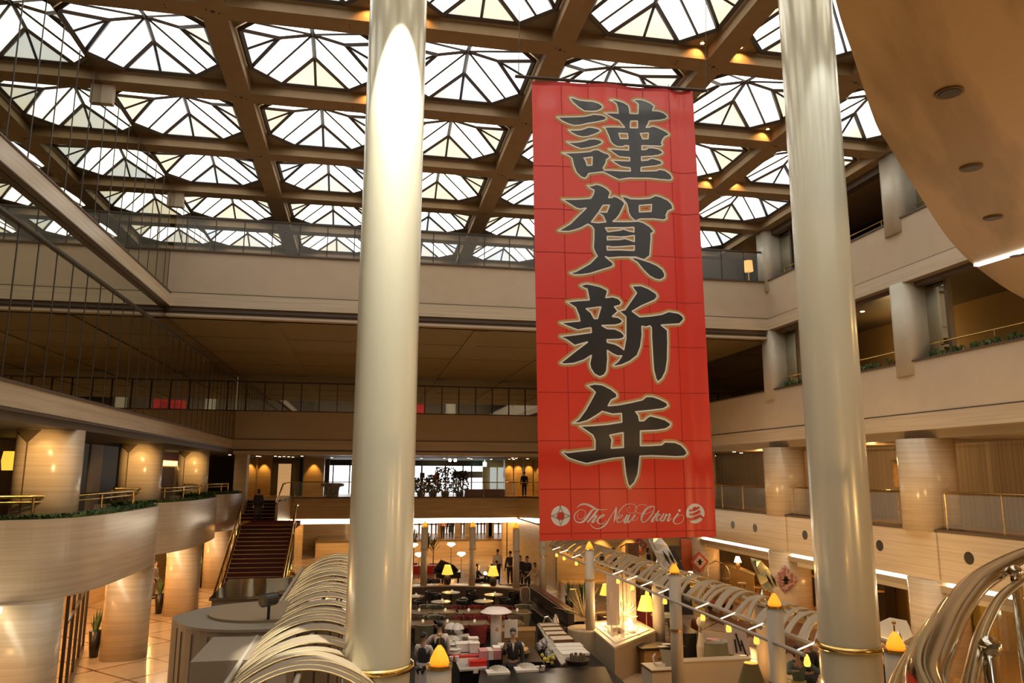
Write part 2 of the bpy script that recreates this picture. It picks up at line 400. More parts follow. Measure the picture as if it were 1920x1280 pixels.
# ------------------------------------------------------------------ right wall: three galleries
Y0 = -13.0
struct(MB().box(XR, XR + .25, Y0, YF, Zr(6.40), Zr(7.96)).box(XR, XR + .25, YF + .3, YD, Zr(5.6), Zr(7.96)), 'wall_right', PANEL)
struct(MB().box(XR, XR + .25, Y0, YD, Zr(1.86), Zr(3.40)), 'wall_right', PANEL)
struct(MB().box(XR, XR + .3, Y0, YB + 2, Zr(-3.0), Zr(-1.62)), 'wall_right', TRAV)
struct(MB().box(XR - .08, XR + .3, Y0, YF, Zr(5.90), Zr(6.36)).box(XR - .08, XR + .3, Y0, YD, Zr(1.33), Zr(1.82)), 'trim_13', TRAV)
mb = MB()
mb.box(XR - .03, XR + .3, Y0, YF, Zr(6.36), Zr(6.40)).box(XR - .04, XR + .3, Y0, YF, Zr(7.96), Zr(8.01))
mb.box(XR - .03, XR + .3, Y0, YD, Zr(1.82), Zr(1.86)).box(XR - .04, XR + .3, Y0, YD, Zr(3.40), Zr(3.45))
mb.box(XR - .02, XR + .3, Y0, YB, Zr(-1.62), Zr(-1.55))
struct(mb, 'trim_14', TRIMD)
# ceilings / floors of the galleries
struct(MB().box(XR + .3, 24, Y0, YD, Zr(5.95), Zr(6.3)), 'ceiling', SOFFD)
struct(MB().box(XR + .3, 24, Y0, YD, Zr(1.08), Zr(1.5)), 'ceiling', mat('gallery_ceiling', (.34, .27, .18), .5))
struct(MB().box(XR + .02, 24, Y0, YB, Zr(-3.3), Zr(-3.12)), 'ceiling', mat('gallery_ceiling', (.34, .27, .18), .5))
struct(MB().box(XR + .3, 24, Y0, YB, Zr(-1.9), Zr(-1.66)), 'floor', OAK)
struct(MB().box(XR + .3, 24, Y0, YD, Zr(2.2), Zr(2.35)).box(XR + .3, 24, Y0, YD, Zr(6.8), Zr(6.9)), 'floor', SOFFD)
# back walls
struct(MB().box(20.4, 20.6, Y0, YD, Zr(2.3), Zr(5.95)), 'wall_right', mat('amber_wall', (.30, .185, .07), .8))
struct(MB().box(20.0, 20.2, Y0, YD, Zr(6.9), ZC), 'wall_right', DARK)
st = mat('ribbed_grey_wall', (.30, .235, .16), .7, kind='noise', col2=(.40, .33, .24), scale=(1, 16, .02), contrast=(.42, .58), detail=1)
struct(MB().box(20.0, 20.2, Y0, YB, Zr(-1.66), Zr(1.08)), 'wall_right', st)
dr = struct(MB().box(19.93, 20.0, 34.6, 35.8, Zr(-1.66), Zr(.55)), 'door_1', WOOD)
dr = struct(MB().box(19.93, 20.0, 31.2, 31.9, Zr(-1.66), Zr(.55)), 'door_2', WOOD)
# rounded pier columns of the two upper galleries
def rpier(cx, cy, wx, wy, z0, z1, r=.3):
    P = []
    for sx, sy, a in ((1, 1, 0), (-1, 1, 90), (-1, -1, 180), (1, -1, 270)):
        for t in range(0, 91, 18):
            q = radians(a + t); P.append((cx + sx * (wx / 2 - r) + r * cos(q), cy + sy * (wy / 2 - r) + r * sin(q)))
    return MB().prism(P, z0, z1)
PIER = mat('gallery_pier', (.56, .50, .38), .4, kind='noise', col2=(.60, .54, .42), scale=(2, 2, 2))
for y in (4.36, 12.4, 20.44, 28.5):
    struct(rpier(XR + .52, y, 1.25, .95, Zr(7.55), ZC), 'trim_15', PIER, smooth=True)
for y in (4.36, 12.4, 20.44, 28.5, 36.5):
    struct(rpier(XR + .52, y, 1.25, .95, Zr(3.02), Zr(5.93)), 'trim_16', PIER, smooth=True)
# big stone columns at lobby and mid level
for y in (12.4, 20.44, 28.5, 36.5, 44.5):
    mb = rpier(XR + .45, y, 1.5, 1.45, Zr(-1.62), Zr(1.08), r=.6)
    struct(mb, 'trim_17', TRAV, smooth=True)
    struct(rpier(XR + .45, y, 1.5, 1.45, 0, Zr(-3.0), r=.6), 'trim_18', TRAV, smooth=True)
    struct(MB().box(XR - .05, XR + .1, y - .72, y + .72, Zr(-3.0), Zr(-1.63)), 'trim_19', TRAV)
# mirror-glazed bay ends beside each pier, dark posts
mb = MB(); mg = MB()
for z0, z1 in ((8.0, 10.2), (3.45, 5.9)):
    for y in (12.4, 20.44, 28.5):
        mg.box(XR + .55, XR + .62, y - 1.35, y - .45, Zr(z0), Zr(z1)); mb.box(XR + .5, XR + .66, y - 1.42, y - 1.3, Zr(z0), Zr(z1))
        mg.box(XR + .55, XR + .62, y + .45, y + .9, Zr(z0), Zr(z1))
struct(mg, 'window_201', MIRROR); struct(mb, 'trim_20', TRIMD)
mb = MB()
for z0 in (9.95, 5.75): mb.box(XR + .2, XR + .5, Y0, YF if z0 > 8 else YD, Zr(z0), Zr(z0 + .25))
struct(mb, 'trim_21', TRIMD)
# handrails of the galleries
def gallery_rail(z, x, y0, y1, m, label, step=2.01, zb=None, r=.022):
    t = empty('handrail', (x, (y0 + y1) / 2, z), label, 'railing')
    MB().cyl((x, y0, z), (x, y1, z), r, n=8).build('rail', m, t)
    y = y0 + .3
    while y < y1:
        MB().cyl((x, y, zb), (x, y, z), r * .7, n=6).build('post', m, t); y += step
    return t
for (z, zb, nm) in ((8.35, 8.0, 'top'), (3.9, 3.45, 'middle')):
    for (a, b, w) in ((5, 11.8, 'nearest'), (13, 19.8, 'near'), (21.1, 27.8, 'far')):
        gallery_rail(Zr(z), XR + .35, a, b, BRASS, 'slim brass handrail of the ' + nm + ' right-hand gallery, ' + w + ' bay', zb=Zr(zb))
for (a, b, w) in ((5, 11.6, 'nearest the round stair'), (13.2, 19.6, 'between the two nearer stone columns'), (21.2, 27.7, 'behind the right pearl column'), (29.3, 35.7, 'at the far end')):
    t = gallery_rail(Zr(-.49), XR + .2, a, b, BRASS, 'brass handrail with glass of the mid-level gallery, bay %s' % w, zb=Zr(-1.55), r=.028)
    MB().box(XR + .18, XR + .2, a, b, Zr(-1.5), Zr(-.55)).build('glass_panel', GLASS, t)
# dark round grilles in the stone band
for i, y in enumerate((18.6, 22.3, 26.55, 30.3, 32.3, 34.3)):
    o = MB().lathe((XR - .012, y, Zr(-2.23)), [(.17, 0), (.17, .03)], 20, ax='x').build('wall_grille', BLACK)
    tag(o, 'round black ventilation grille in the right stone band, %s' % ('nearest the round stair', 'just right of the big pearl column', 'just left of the big pearl column', 'third left of the pearl column', 'next after the banner edge', 'hidden edge one behind the banner')[i], 'grille')
# cove light strips under the band
for i, (a, b) in enumerate(((13.2, 19.6), (21.2, 27.7), (29.3, 35.7), (37.3, 43.7))):
    t = empty('cove_light_strip', (XR + .2, (a + b) / 2, Zr(-3.1)), 'long white cove light under the right gallery edge, %s' % ('bay beside the round stair', 'bay behind the right pearl column', 'bay above the bar', 'farthest bay behind the banner')[i], 'light')
    MB().box(XR + .06, XR + .26, a, b, Zr(-3.19), Zr(-3.03)).build('tube', GLOW, t)
    MB().box(XR + .3, XR + .34, a, b, Zr(-3.5), Zr(-3.05)).build('reflector', WHITE, t)
# downlights of the mid gallery: small glowing discs plus spots
used = []; root = empty('downlight', (0, 0, 0), cat='light', group='downlights in the mid-level gallery ceilings')
MB().lathe((0, 0, 0), [(.10, 0), (.10, .02)], 14).build('trim_ring', BRASS, root)
MB().lathe((0, 0, -.006), [(.075, 0), (.075, .006)], 12).build('lens', DOT, root)
DLROOT, DLUSED = root, used
def downlight(x, y, z, label):
    return place(DLROOT, DLUSED, (x, y, z - .02), 0, label, 'downlights in the mid-level gallery ceilings')
for i, y in enumerate((14.6, 16.4, 18.2, 22.0, 23.4, 25.3, 27.0, 30.2, 31.8, 33.8, 35.4)):
    downlight(XR + (1.0 if i % 2 else 2.2), y, Zr(1.08), 'small glowing downlight in the right mid-level gallery ceiling, %s from the near end' % nth(i + 1))
for i, (x, y) in enumerate(((17.6, 17.5), (18.6, 19.0), (17.8, 24.3), (18.3, 25.8), (18.8, 31.5), (18.2, 33.8), (19.0, 35.2))):
    downlight(x, y, Zr(5.95), 'tiny bright downlight in the right upper gallery ceiling, %s from the near end' % nth(i + 1))
# framed picture and notice on the ribbed wall
t = empty('framed_picture', (19.9, 25.2, Zr(0)), 'gold framed picture on the ribbed wall behind the right pearl column', 'picture')
MB().box(19.9, 19.98, 24.2, 26.2, Zr(-.55), Zr(.55)).build('frame', BRASS, t)
MB().box(19.885, 19.9, 24.3, 26.1, Zr(-.45), Zr(.45)).build('canvas', mat('gold_canvas', (.45, .24, .08), .7, kind='noise', col2=(.7, .45, .2), scale=(3, 3, 3)), t)
# gallery planters along the middle parapet
def planting(name, pts, label, w=.22, h=.22, n=60, m=LEAF, seed=1, cat='plants', dens=1.0):
    rr = random.Random(seed); mb = MB(); tot = 0
    P = [Vector(p) for p in pts]
    for a, b in zip(P[:-1], P[1:]):
        L = (b - a).length; d = (b - a).normalized(); s = Vector((-d.y, d.x, 0))
        for k in range(max(1, int(L * n * dens))):
            c = a + d * rr.uniform(0, L) + s * rr.uniform(-w, w); hh = h * rr.uniform(.5, 1.15)
            for q in range(3):
                an = rr.uniform(0, 2 * pi); l = hh * rr.uniform(.6, 1.0); ww = .035 * rr.uniform(.8, 1.5)
                t = Vector((cos(an), sin(an), 0)); tip = c + t * l * .8 + Vector((0, 0, hh)); mid = c + t * l * .35 + Vector((0, 0, hh * .75)); sd = Vector((-t.y, t.x, 0)) * ww
                mb.add([c, mid - sd, tip, mid + sd], [(0, 1, 2, 3)])
    o = mb.build(name, m); tag(o, label, cat, kind='stuff'); return o
for i, (a, b) in enumerate(((13.3, 19.8), (21.0, 27.6))):
    planting('gallery_plants', [(XR + .14, a, Zr(3.45)), (XR + .14, b, Zr(3.45))], 'low green planting along the middle right gallery edge, %s' % ('nearer bay', 'bay behind the right pearl column')[i], w=.08, h=.2, n=12, seed=i)
for y in (10, 16.2, 24.3): lamp('POINT', (19.2, y, Zr(4.6)), 70, (1, .62, .22), .05)
for y in (8.5, 16.5, 24.5, 32.5): lamp('POINT', (XR + 1.6, y, Zr(.75)), 34, WARM, .05)
for y in (15.0, 20.5, 27.0): lamp('SPOT', (9.95, y, Zr(-3.2)), 420, (1, .60, .24), .05, to=(XR, y + 2, Zr(-2.6)), cone=95)  # added spots, no real fittings: they warm the right stone band
# far gallery glazing between parapet and soffit, right of the banner
struct(MB().box(XR + .3, XR + .34, 29.2, YD, Zr(3.45), Zr(5.5)), 'window_202', mirror_mat('dark_gallery_glass', (.16, .14, .11), .03))
# ------------------------------------------------------------------ left side: fascia, stone columns, scalloped balconies
struct(MB().box(XL - .3, XL + .02, -2, YD, Zr(1.32), Zr(1.80)), 'wall_left', TRAV)
struct(MB().box(XL - .3, XL + .05, -2, YD, Zr(1.80), Zr(1.86)).box(XL - .3, XL, -2, YD, Zr(1.25), Zr(1.32)), 'trim_22', TRIMD)
struct(MB().box(-16, XL - .1, -2, YD + 6, Zr(1.08), Zr(1.25)), 'ceiling', SOFFD)
XC = -7.68
for i, (XC, y) in enumerate(((-7.68, 10.4), (-8.05, 21.7), (-8.5, 31.7), (-8.80, 42.3))):
    struct(rpier(XC, y, 1.5, 1.2, Zr(-1.6), Zr(1.08), r=.5), 'trim_23', TRAV, smooth=True)
    # dark joint and wedge-shaped light hood at the head of each column
    t = empty('column_light_hood', (XC, y, Zr(.9)), 'dark wedge-shaped light hood on the head of the left stone column, %s' % ('out of frame', 'first from the left', 'second from the left', 'third from the left')[i], 'light fitting')
    mb = MB(); x0 = XC - .32; yf = y - .6
    mb.add([(x0 - .28, yf - .03, Zr(1.06)), (x0 + .30, yf - .03, Zr(1.06)), (x0, yf - .03, Zr(.72)), (x0 - .28, yf + .12, Zr(1.06)), (x0 + .30, yf + .12, Zr(1.06)), (x0, yf + .12, Zr(.72))],
           [(0, 1, 2), (5, 4, 3), (0, 3, 4, 1), (1, 4, 5, 2), (2, 5, 3, 0)])
    mb.build('hood', mat('hood_bronze', (.13, .09, .04), .4, .5), t)
    MB().box(x0 - .012, x0 + .012, yf - .012, yf + .02, Zr(-1.5), Zr(.74)).build('joint', TRIMD, t)
    lamp('SPOT', (XC + .1, yf - .35, Zr(1.0)), 8, (1, .62, .25), .05, to=(XC + .1, yf, Zr(-1.2)), cone=110)
    lamp('SPOT', (XC + .4, yf - 1.7, Zr(1.0)), 110, (1, .60, .22), .05, to=(XC, yf, Zr(.1)), cone=70)
XC = -7.68
for y in (12.4, 20.44, 28.5, 36.5, 44.5):
    struct(rpier(XC, y, 1.4, 1.2, 0, Zr(-3.0), r=.5), 'trim_24', TRAV, smooth=True)
S1 = [(-9.6, 19.0), (-8.4, 20.0), (-7.6, 20.35), (-7.1, 20.95), (-6.85, 21.9), (-6.74, 23.2), (-6.72, 26.4), (-6.9, 28.3), (-7.5, 29.2), (-8.9, 29.6)]
S2 = [(-9.4, 29.65), (-8.5, 30.0), (-7.5, 30.9), (-7.0, 32.2), (-6.76, 34.0), (-6.72, 37.0), (-6.95, 39.0), (-7.6, 40.0), (-8.9, 40.4)]
S3 = [(-9.4, 40.5), (-8.3, 41.0), (-7.3, 42.2), (-6.85, 43.5), (-6.72, 44.8), (-6.75, 46.0)]
nm = ('nearest', 'middle', 'farthest')
def offset(P, d):
    out = []
    for i in range(len(P)):
        a = P[max(i - 1, 0)]; b = P[min(i + 1, len(P) - 1)]; t = (b - a).normalized(); out.append(P[i] + Vector((-t.y, t.x, 0)) * d)
    return out
for i, S in enumerate((S1, S2, S3)):
    P = catmull([(x, y, 0) for x, y in S], 6); In = offset(P, .16)
    base = [(p.x, p.y) for p in P]; back = -14.0
    t = empty('curved_balcony', (-7.5, S[len(S) // 2][1], Zr(-1.1)), 'travertine scalloped balcony on the left, %s of the three' % nm[i], 'balcony')
    mb = MB(); n = len(P)
    mb.prism([(p.x, p.y) for p in In] + [(back, S[-1][1]), (back, S[0][1])], Zr(-2.999), Zr(-1.62))
    V = []; F = []
    for z in (Zr(-3.0), Zr(-1.12)): V += [(p.x, p.y, z) for p in P] + [(q.x, q.y, z) for q in In]
    for k in range(n - 1):
        F += [(k, k + 1, 2 * n + k + 1, 2 * n + k), (n + k, 3 * n + k, 3 * n + k + 1, n + k + 1), (2 * n + k, 2 * n + k + 1, 3 * n + k + 1, 3 * n + k), (k, n + k, n + k + 1, k + 1)]
    mb.add(V, F); mb.build('parapet', TRAV, t, smooth=False)
    So = offset(P, .62); mb = MB()
    for k in range(n - 1): mb.quad(In[k] + Vector((0, 0, Zr(-1.27))), In[k + 1] + Vector((0, 0, Zr(-1.27))), So[k + 1] + Vector((0, 0, Zr(-1.27))), So[k] + Vector((0, 0, Zr(-1.27))))
    mb.build('planter_soil', SOIL, t)
    Rl = [p + Vector((0, 0, Zr(-.60))) for p in offset(P, .75)][4:-5]
    r = MB(); r.tube(Rl, .045, 10); r.tube([p + Vector((-.05, 0, -.14)) for p in Rl], .03, 8)
    r = r.build('brass_handrail', BRASS, t, smooth=True)
    mb = MB()
    for p in Rl[::7]: MB().cyl((p.x, p.y, Zr(-1.5)), (p.x, p.y, Zr(-.6)), .03, n=8).build('rail_post', BRASS, t)
    pl = [p + Vector((0, 0, Zr(-1.3))) for p in offset(P, .4)][2:-2]
    planting('balcony_plants', pl, 'dark green fern planting in the trough of the %s left balcony' % nm[i], w=.24, h=.27 if i < 2 else .32, n=(95, 75, 50)[i], seed=20 + i)
# pier at the stair head
struct(MB().box(-7.3, -6.62, 45.6, 46.6, Zr(-3.0), Zr(1.1)), 'trim_25', TRAV)
# white cove strips under the left balconies
for i, (a, b) in enumerate(((21.3, 27.7), (29.3, 35.8), (37.3, 43.6), (13.2, 19.7))):
    o = MB().box(-8.15, -7.95, a, b, Zr(-3.14), Zr(-3.01)).build('cove_light_strip', GLOW)
    tag(o, 'white light strip under the left balconies, %s' % ('behind the nearest balcony', 'between second and third lobby column', 'beside the farthest lobby column', 'at the left picture edge')[i], 'light')
# shop and foyer walls on the left
AMB = mat('amber_stone_wall', (.42, .27, .11), .35, kind='noise', col2=(.52, .35, .16), scale=(.5, .5, 9))
struct(MB().box(-12.4, -12.2, -2, 60, 0, Zr(-3.0)), 'wall_left', AMB)
struct(MB().box(-12.4, -12.2, -2, 60, Zr(-1.6), Zr(1.1)), 'wall_left', mat('foyer_wall', (.16, .11, .06), .6))
YP = [at(px, 850, X=-10.5).y for px in (140, 168, 191, 222, 296, 334)]
for (x0, x1, y0, y1, m, lab) in ((-10.6, -10.5, YP[0], YP[1], mat('slate_panel', (.075, .085, .095), .5), 0), (-10.6, -10.45, YP[1], YP[2], mat('grey_beige_panel', (.36, .31, .27), .6), 0), (-10.6, -10.5, YP[2], YP[3], mat('charcoal_panel', (.05, .05, .055), .5), 0)):
    struct(MB().box(x0, x1, y0, y1, Zr(-1.6), Zr(1.08)), 'wall_left', m)
struct(MB().box(-10.6, -10.5, YP[4], YP[5] + 4, Zr(-1.6), Zr(1.08)), 'wall_left', AMB)
struct(MB().box(-10.5, -10.42, YP[4], YP[5] - .8, Zr(-1.6), Zr(.3)), 'door_3', BLACK)
t = empty('lit_shop_fascia', (-10.4, 40.5, Zr(.5)), 'glowing amber fascia above the dark shop door at the far left', 'sign')
MB().box(-10.48, -10.36, YP[4], YP[5], Zr(.36), Zr(.62)).build('light_panel', mat('warm_fascia_glow', (1, .6, .2), .5, emit=2.0, ecol=(1, .6, .2)), t)
MB().box(-10.48, -10.38, YP[4], YP[5], Zr(.64), Zr(1.0)).build('red_panel', mat('red_fascia', (.3, .05, .015), .5), t)
tag(MB().lathe((-11.2, 27.0, Zr(.35)), [(.16, -.3), (.2, 0), (.16, .3)], 16).build('wall_lantern', SHADE), 'glowing cream wall lantern at the left picture edge', 'lamp')
# glazed shop front low left
t = empty('glazed_storefront', (-8.4, 26, 1.5), 'dark framed glazed shop front between the first lobby columns on the left', 'shop front')
A0, A1 = Vector((-7.42, 22.2, 0)), Vector((-9.3, 29.6, 0)); dA = (A1 - A0).normalized(); ang = atan2(dA.y, dA.x)
FRM = mat('dark_bronze_frame', (.05, .035, .02), .35, .6)
for k in range(5):
    q = A0.lerp(A1, k / 4); MB().box(q.x - .07, q.x + .07, q.y - .04, q.y + .04, 0, 3.0, rz=ang).build('frame_post', FRM, t)
L_ = (A1 - A0).length; m_ = (A0 + A1) / 2
for nm_, z0_, z1_ in (('top_rail', 2.9, 3.05), ('bottom_rail', .0, .22), ('transom', 2.2, 2.28)): MB().box(m_.x - L_ / 2, m_.x + L_ / 2, m_.y - .045, m_.y + .045, z0_, z1_, rz=ang, c=(m_.x, m_.y)).build(nm_, FRM, t)
MB().box(m_.x - L_ / 2, m_.x + L_ / 2, m_.y - .01, m_.y + .01, .2, 2.9, rz=ang, c=(m_.x, m_.y)).build('glass_pane', GLASS, t)
for y in (19.5, 22.2, 24.6, 27.5, 31, 35, 39, 43): lamp('POINT', (-9.6 if y > 27 else -11.2, y, 2.6), 110, WARM, .05)
for y in (18.0, 24.4, 32.5, 40.5): lamp('SPOT', (-8.6, y, 2.95), 70, (1, .58, .2), .05, to=(-8.3, y + .5, 0), cone=130)

# ------------------------------------------------------------------ far side: stair, balcony, windows
FX = lambda px, Y: at(px, 900, Y=Y).x
poly = [(-4.7, 44.8), (-4.7, 52.6), (10.5, 52.6), (16.29, 47.2), (16.29, 66), (-14, 66), (-14, 48.05), (-7.3, 48.05), (-4.85, 48.05), (-4.85, 44.8)]
struct(MB().prism(poly, Zr(-3.0), Zr(-1.63)), 'floor', AMB)
P = [Vector((-4.7, 48, 0)), Vector((-4.7, 52.55, 0)), Vector((10.5, 52.55, 0)), Vector((16.29, 47.15, 0))]
mb = MB()
for a, b in zip(P[:-1], P[1:]):
    d = (b - a).normalized(); s = Vector((d.y, -d.x, 0)); 
    mb.prism([(a.x, a.y), (b.x, b.y), (b.x + s.x * .06, b.y + s.y * .06), (a.x + s.x * .06, a.y + s.y * .06)], Zr(-1.66), Zr(-1.56))
struct(mb, 'trim_26', TRIMD)
mb = MB(); mr = MB()
for a, b in zip(P[1:-1], P[2:]):
    d = (b - a).normalized(); s = Vector((d.y, -d.x, 0)) * -.3
    a2, b2 = a + s, b + s
    q = s.normalized() * .25
    mb.prism([(a2.x, a2.y), (b2.x, b2.y), (b2.x + q.x, b2.y + q.y), (a2.x + q.x, a2.y + q.y)], Zr(-3.32), Zr(-3.02))
t = empty('cove_light_strip', (3, 52.3, Zr(-3.2)), 'very long white cove light under the far balcony edge', 'light')
mb.build('tube', GLOW, t)
t = empty('balcony_railing', (3, 52.4, Zr(-1.6)), 'glass balustrade with brass rail along the far mid-level balcony', 'railing')
mb = MB().tube([p + Vector((0, -.02, Zr(-.6))) for p in P], .03, 8); mb.build('handrail', BRASS, t)
x = -4.5; k = 0; mb = MB()
while x < 16:
    y = 52.5 if x < 10.5 else 52.5 - (x - 10.5) * .93
    MB().cyl((x, y, Zr(-1.6)), (x, y, Zr(-.6)), .025, n=6).build('post', CHROME, t); x += 2.1
MB().box(-4.6, 10.4, 52.5, 52.52, Zr(-1.6), Zr(-.65)).build('glass_panel', GLASS, t)

# red carpeted stair in two flights
ris = .165; t = empty('grand_stair', (-4.6, 38, 0), 'wide stair with dark red carpet and brass nosings rising at the far left', 'stair')
L1 = Zr(-2.62); n1 = 20; r1 = L1 / n1; y0 = 41.3 - n1 * .3
st = MB(); no = MB()
for k in range(n1):
    y = y0 + k * .3; st.box(-6.05, -3.5, y, 41.3 + .01 * k, k * r1, (k + 1) * r1)
    no.box(-6.05, -3.5, y - .012, y + .012, (k + 1) * r1 - .012, (k + 1) * r1 + .008)
st.build('lower_flight', CARPET, t); no.build('lower_nosing', mat('dull_brass', (.42, .28, .12), .35, .8), t)
MB().box(-6.1, -3.45, 41.3, 44.9, L1 - .25, L1).build('landing', mat('landing_carpet', (.30, .015, .015), .9), t)
st = MB(); no = MB(); r2 = (Zr(-1.6) - L1) / 6
for k in range(6):
    y = 44.9 + k * .3 if k else 44.9; y = 44.9 + (k + 0) * .5; st.box(-7.1, -4.85, y, 48.06, L1 + k * r2, L1 + (k + 1) * r2)
    no.box(-7.1, -4.85, y - .022, y + .03, L1 + (k + 1) * r2 - .018, L1 + (k + 1) * r2 + .012)
st.build('upper_flight', CARPET, t); no.build('upper_nosing', mat('dull_brass', (.42, .28, .12), .35, .8), t)
for (xa, name) in ((-6.12, 'left_balustrade'), (-3.42, 'right_balustrade')):
    mb = MB(); mb.tube([(xa, y0 - .2, .95), (xa, 41.2, L1 + .95), (xa, 42.2, L1 + .95)], .05, 8)
    mb.tube([(xa, y0 - .2, .1), (xa, 41.2, L1 + .1)], .06, 8)
    for k in range(8): y = y0 + k * .82; z = (y - y0) / .3 * r1; mb.cyl((xa, y, z), (xa, y, z + .95), .025, n=6)
    mb.build(name, BRASS, t)
for (xa, name) in ((-7.0, 'upper_left_rail'), (-4.8, 'upper_right_rail')):
    MB().tube([(xa, 44.6, L1 + .95), (xa, 48, Zr(-.65)), (xa, 49, Zr(-.65))], .05, 8).build(name, BRASS, t)
MB().box(-3.36, -3.28, y0 - .3, 42, 0, .02).build('stair_edge', TRIMD, t)

# back walls and lit stone piers at mid level
ZM, ZT = Zr(-1.62), Zr(1.05)
GOLDW = mat('gold_lit_stone', (.50, .34, .15), .3, kind='noise', col2=(.60, .43, .21), scale=(.6, .6, 7))
def pier(px0, px1, Y, z0, z1, m=GOLDW, name='trim_27', d=.8):
    a, b = FX(px0, Y), FX(px1, Y); struct(MB().box(a, b, Y, Y + d, z0, z1), name, m); return (a + b) / 2
for (a, b, Y) in ((455, 479, 56), (481, 507, 58), (568, 607, 56), (947, 962, 57), (964, 979, 57), (984, 999, 57), (1001, 1030, 57), (1060, 1120, 57), (1150, 1210, 57)):
    xm = pier(a, b, Y, ZM, ZT); lamp('SPOT', (xm, Y - .35, ZT - .12), 70, (1, .50, .12), .05, to=(xm, Y + .05, ZM + .6), cone=70)
pier(440, 454, 50, ZM, ZT, TRAV)
struct(MB().box(-14, FX(617, 60), 60, 60.2, ZM, ZT), 'wall_back', mat('foyer_wall', (.16, .11, .06), .6))
struct(MB().box(FX(905, 62), 16.3, 62, 62.2, ZM, ZT), 'wall_back', GOLDW)
tag(MB().box(FX(521, 57.9), FX(545, 57.9), 57.8, 57.9, ZM, Zr(.65)).build('notice_board', mat('lit_notice', (.75, .5, .28), .6, kind='noise', col2=(.45, .14, .05), scale=(1.5, 1, 14), contrast=(.45, .6), emit=.35, ecol=(.9, .5, .2))), 'tall cream and red printed notice board at the head of the stair', 'sign')
struct(MB().box(FX(507, 58.5), FX(519, 58.5), 58.4, 58.5, ZM, Zr(.75)).box(FX(548, 58.5), FX(561, 58.5), 58.4, 58.5, ZM, Zr(.75)), 'window_203', mat('olive_door_glass', (.16, .13, .06), .15))
struct(MB().box(FX(561, 58), FX(567, 58), 57.8, 58.3, ZM, ZT), 'trim_28', BLACK)
# bright window wall
struct(MB().box(FX(617, 63), FX(905, 63), 63, 63.1, ZM, Zr(.62)), 'window_204', DAY)
struct(MB().box(FX(612, 62.7), FX(912, 62.7), 62.6, 62.9, Zr(.60), ZT), 'trim_29', BLACK)
mb = MB()
for px in (624, 655, 700, 745, 790, 835, 868, 884): a = FX(px, 62.8); mb.box(a - .05, a + .05, 62.75, 62.9, ZM, Zr(.6))
struct(mb, 'trim_30', MULL)
gz = mat('pale_daylight_panes', (.42, .44, .42), .6, emit=.35, ecol=(.8, .85, .8))  # translucent panes; the daylight behind them is put in as a faint glow
for (a, b) in ((919, 931), (934, 946)): struct(MB().box(FX(a, 61.5), FX(b, 61.5), 61.5, 61.6, ZM, Zr(.5)), 'window_205', gz)
tag(MB().box(FX(852, 62.5), FX(911, 62.5), 62.93, 63, Zr(-.35), Zr(.18)).build('office_window_band', mat('grey_glass_band', (.25, .28, .27), .3)), 'grey window band of a building seen through the far bright glazing', 'window')
tag(MB().box(FX(787, 61), FX(796, 61), 60.95, 61, Zr(-.35), Zr(.05)).box(FX(791, 61), FX(792, 61), 60.97, 60.99, Zr(.05), Zr(1.05)).build('hanging_sign', BROWNF), 'small dark square sign against the bright far window', 'sign')
tag(MB().box(FX(873, 54), FX(945, 54), 53.6, 54.6, ZM, Zr(-1.1)).build('long_bench', REDF), 'long dark red bench behind the far balcony glass', 'bench')
t = empty('stone_urn', (FX(624, 54), 54, ZM), 'wide-lipped dark stone urn behind the far balcony glass', 'urn')
MB().lathe((FX(624, 54), 54, ZM), [(.42, 0), (.46, .5), (.5, .68), (.78, .74), (.8, .9), (.6, .95)], 20).build('bowl', mat('veined_stone', (.10, .07, .05), .4, kind='noise', col2=(.3, .24, .2), scale=(5, 5, 5)), t)
for i, (px, r, h, lab) in enumerate(((790, .75, 1.0, 'dark leafy plant with sparse red sprigs'), (812, .6, 1.2, 'green bush with an orange fan ornament'), (835, .95, 1.75, 'tall mixed arrangement with red blossoms'), (862, .7, 1.5, 'dark shrub with bare twigs'))):
    c = Vector((FX(px, 54.5), 54.5, ZM)); rr = random.Random(i); t = empty('flower_arrangement', c, lab + ' at the far bright window', 'plant')
    MB().lathe(c, [(.25, 0), (.32, .35)], 12).build('pot', BLACK, t); mb = MB(); fl = MB(); tw = MB()
    for k in range(380):
        a = rr.uniform(0, 6.28); q = r * sqrt(rr.random()); z = .3 + h * rr.random(); q *= 1.1 - .5 * abs(z / h - .5); p = c + Vector((q * cos(a), q * sin(a) * .6, z)); s = rr.uniform(.08, .19)
        d = Vector((rr.uniform(-1, 1), rr.uniform(-1, 1), rr.uniform(-.3, 1))).normalized() * s; e = Vector((rr.uniform(-1, 1), rr.uniform(-1, 1), rr.uniform(-1, 1))).normalized() * s * .5
        (fl if (k % 6 == 0 and z > h * .55) else mb).quad(p - d, p + e, p + d, p - e)
    for k in range(9): a = rr.uniform(0, 6.28); tw.cyl(c + Vector((0, 0, .2)), c + Vector((cos(a) * r, sin(a) * r * .5, h * rr.uniform(.8, 1.25))), .015, n=4)
    mb.build('foliage', mat('dark_foliage', (.03, .04, .015), .6), t); fl.build('blossom', mat('red_blossom', (.55, .10, .05), .6), t); tw.build('twig', WOOD, t)
    if i == 1: MB().add([c + Vector(v) for v in ((-.1, -.2, 1.0), (.45, -.2, 1.25), (.15, -.2, 1.75), (-.1, -.15, 1.0), (.45, -.15, 1.25), (.15, -.15, 1.75))], [(0, 1, 2), (5, 4, 3), (0, 3, 4, 1), (1, 4, 5, 2), (2, 5, 3, 0)]).build('orange_fan', mat('orange_paper', (.8, .2, .06), .6), t)
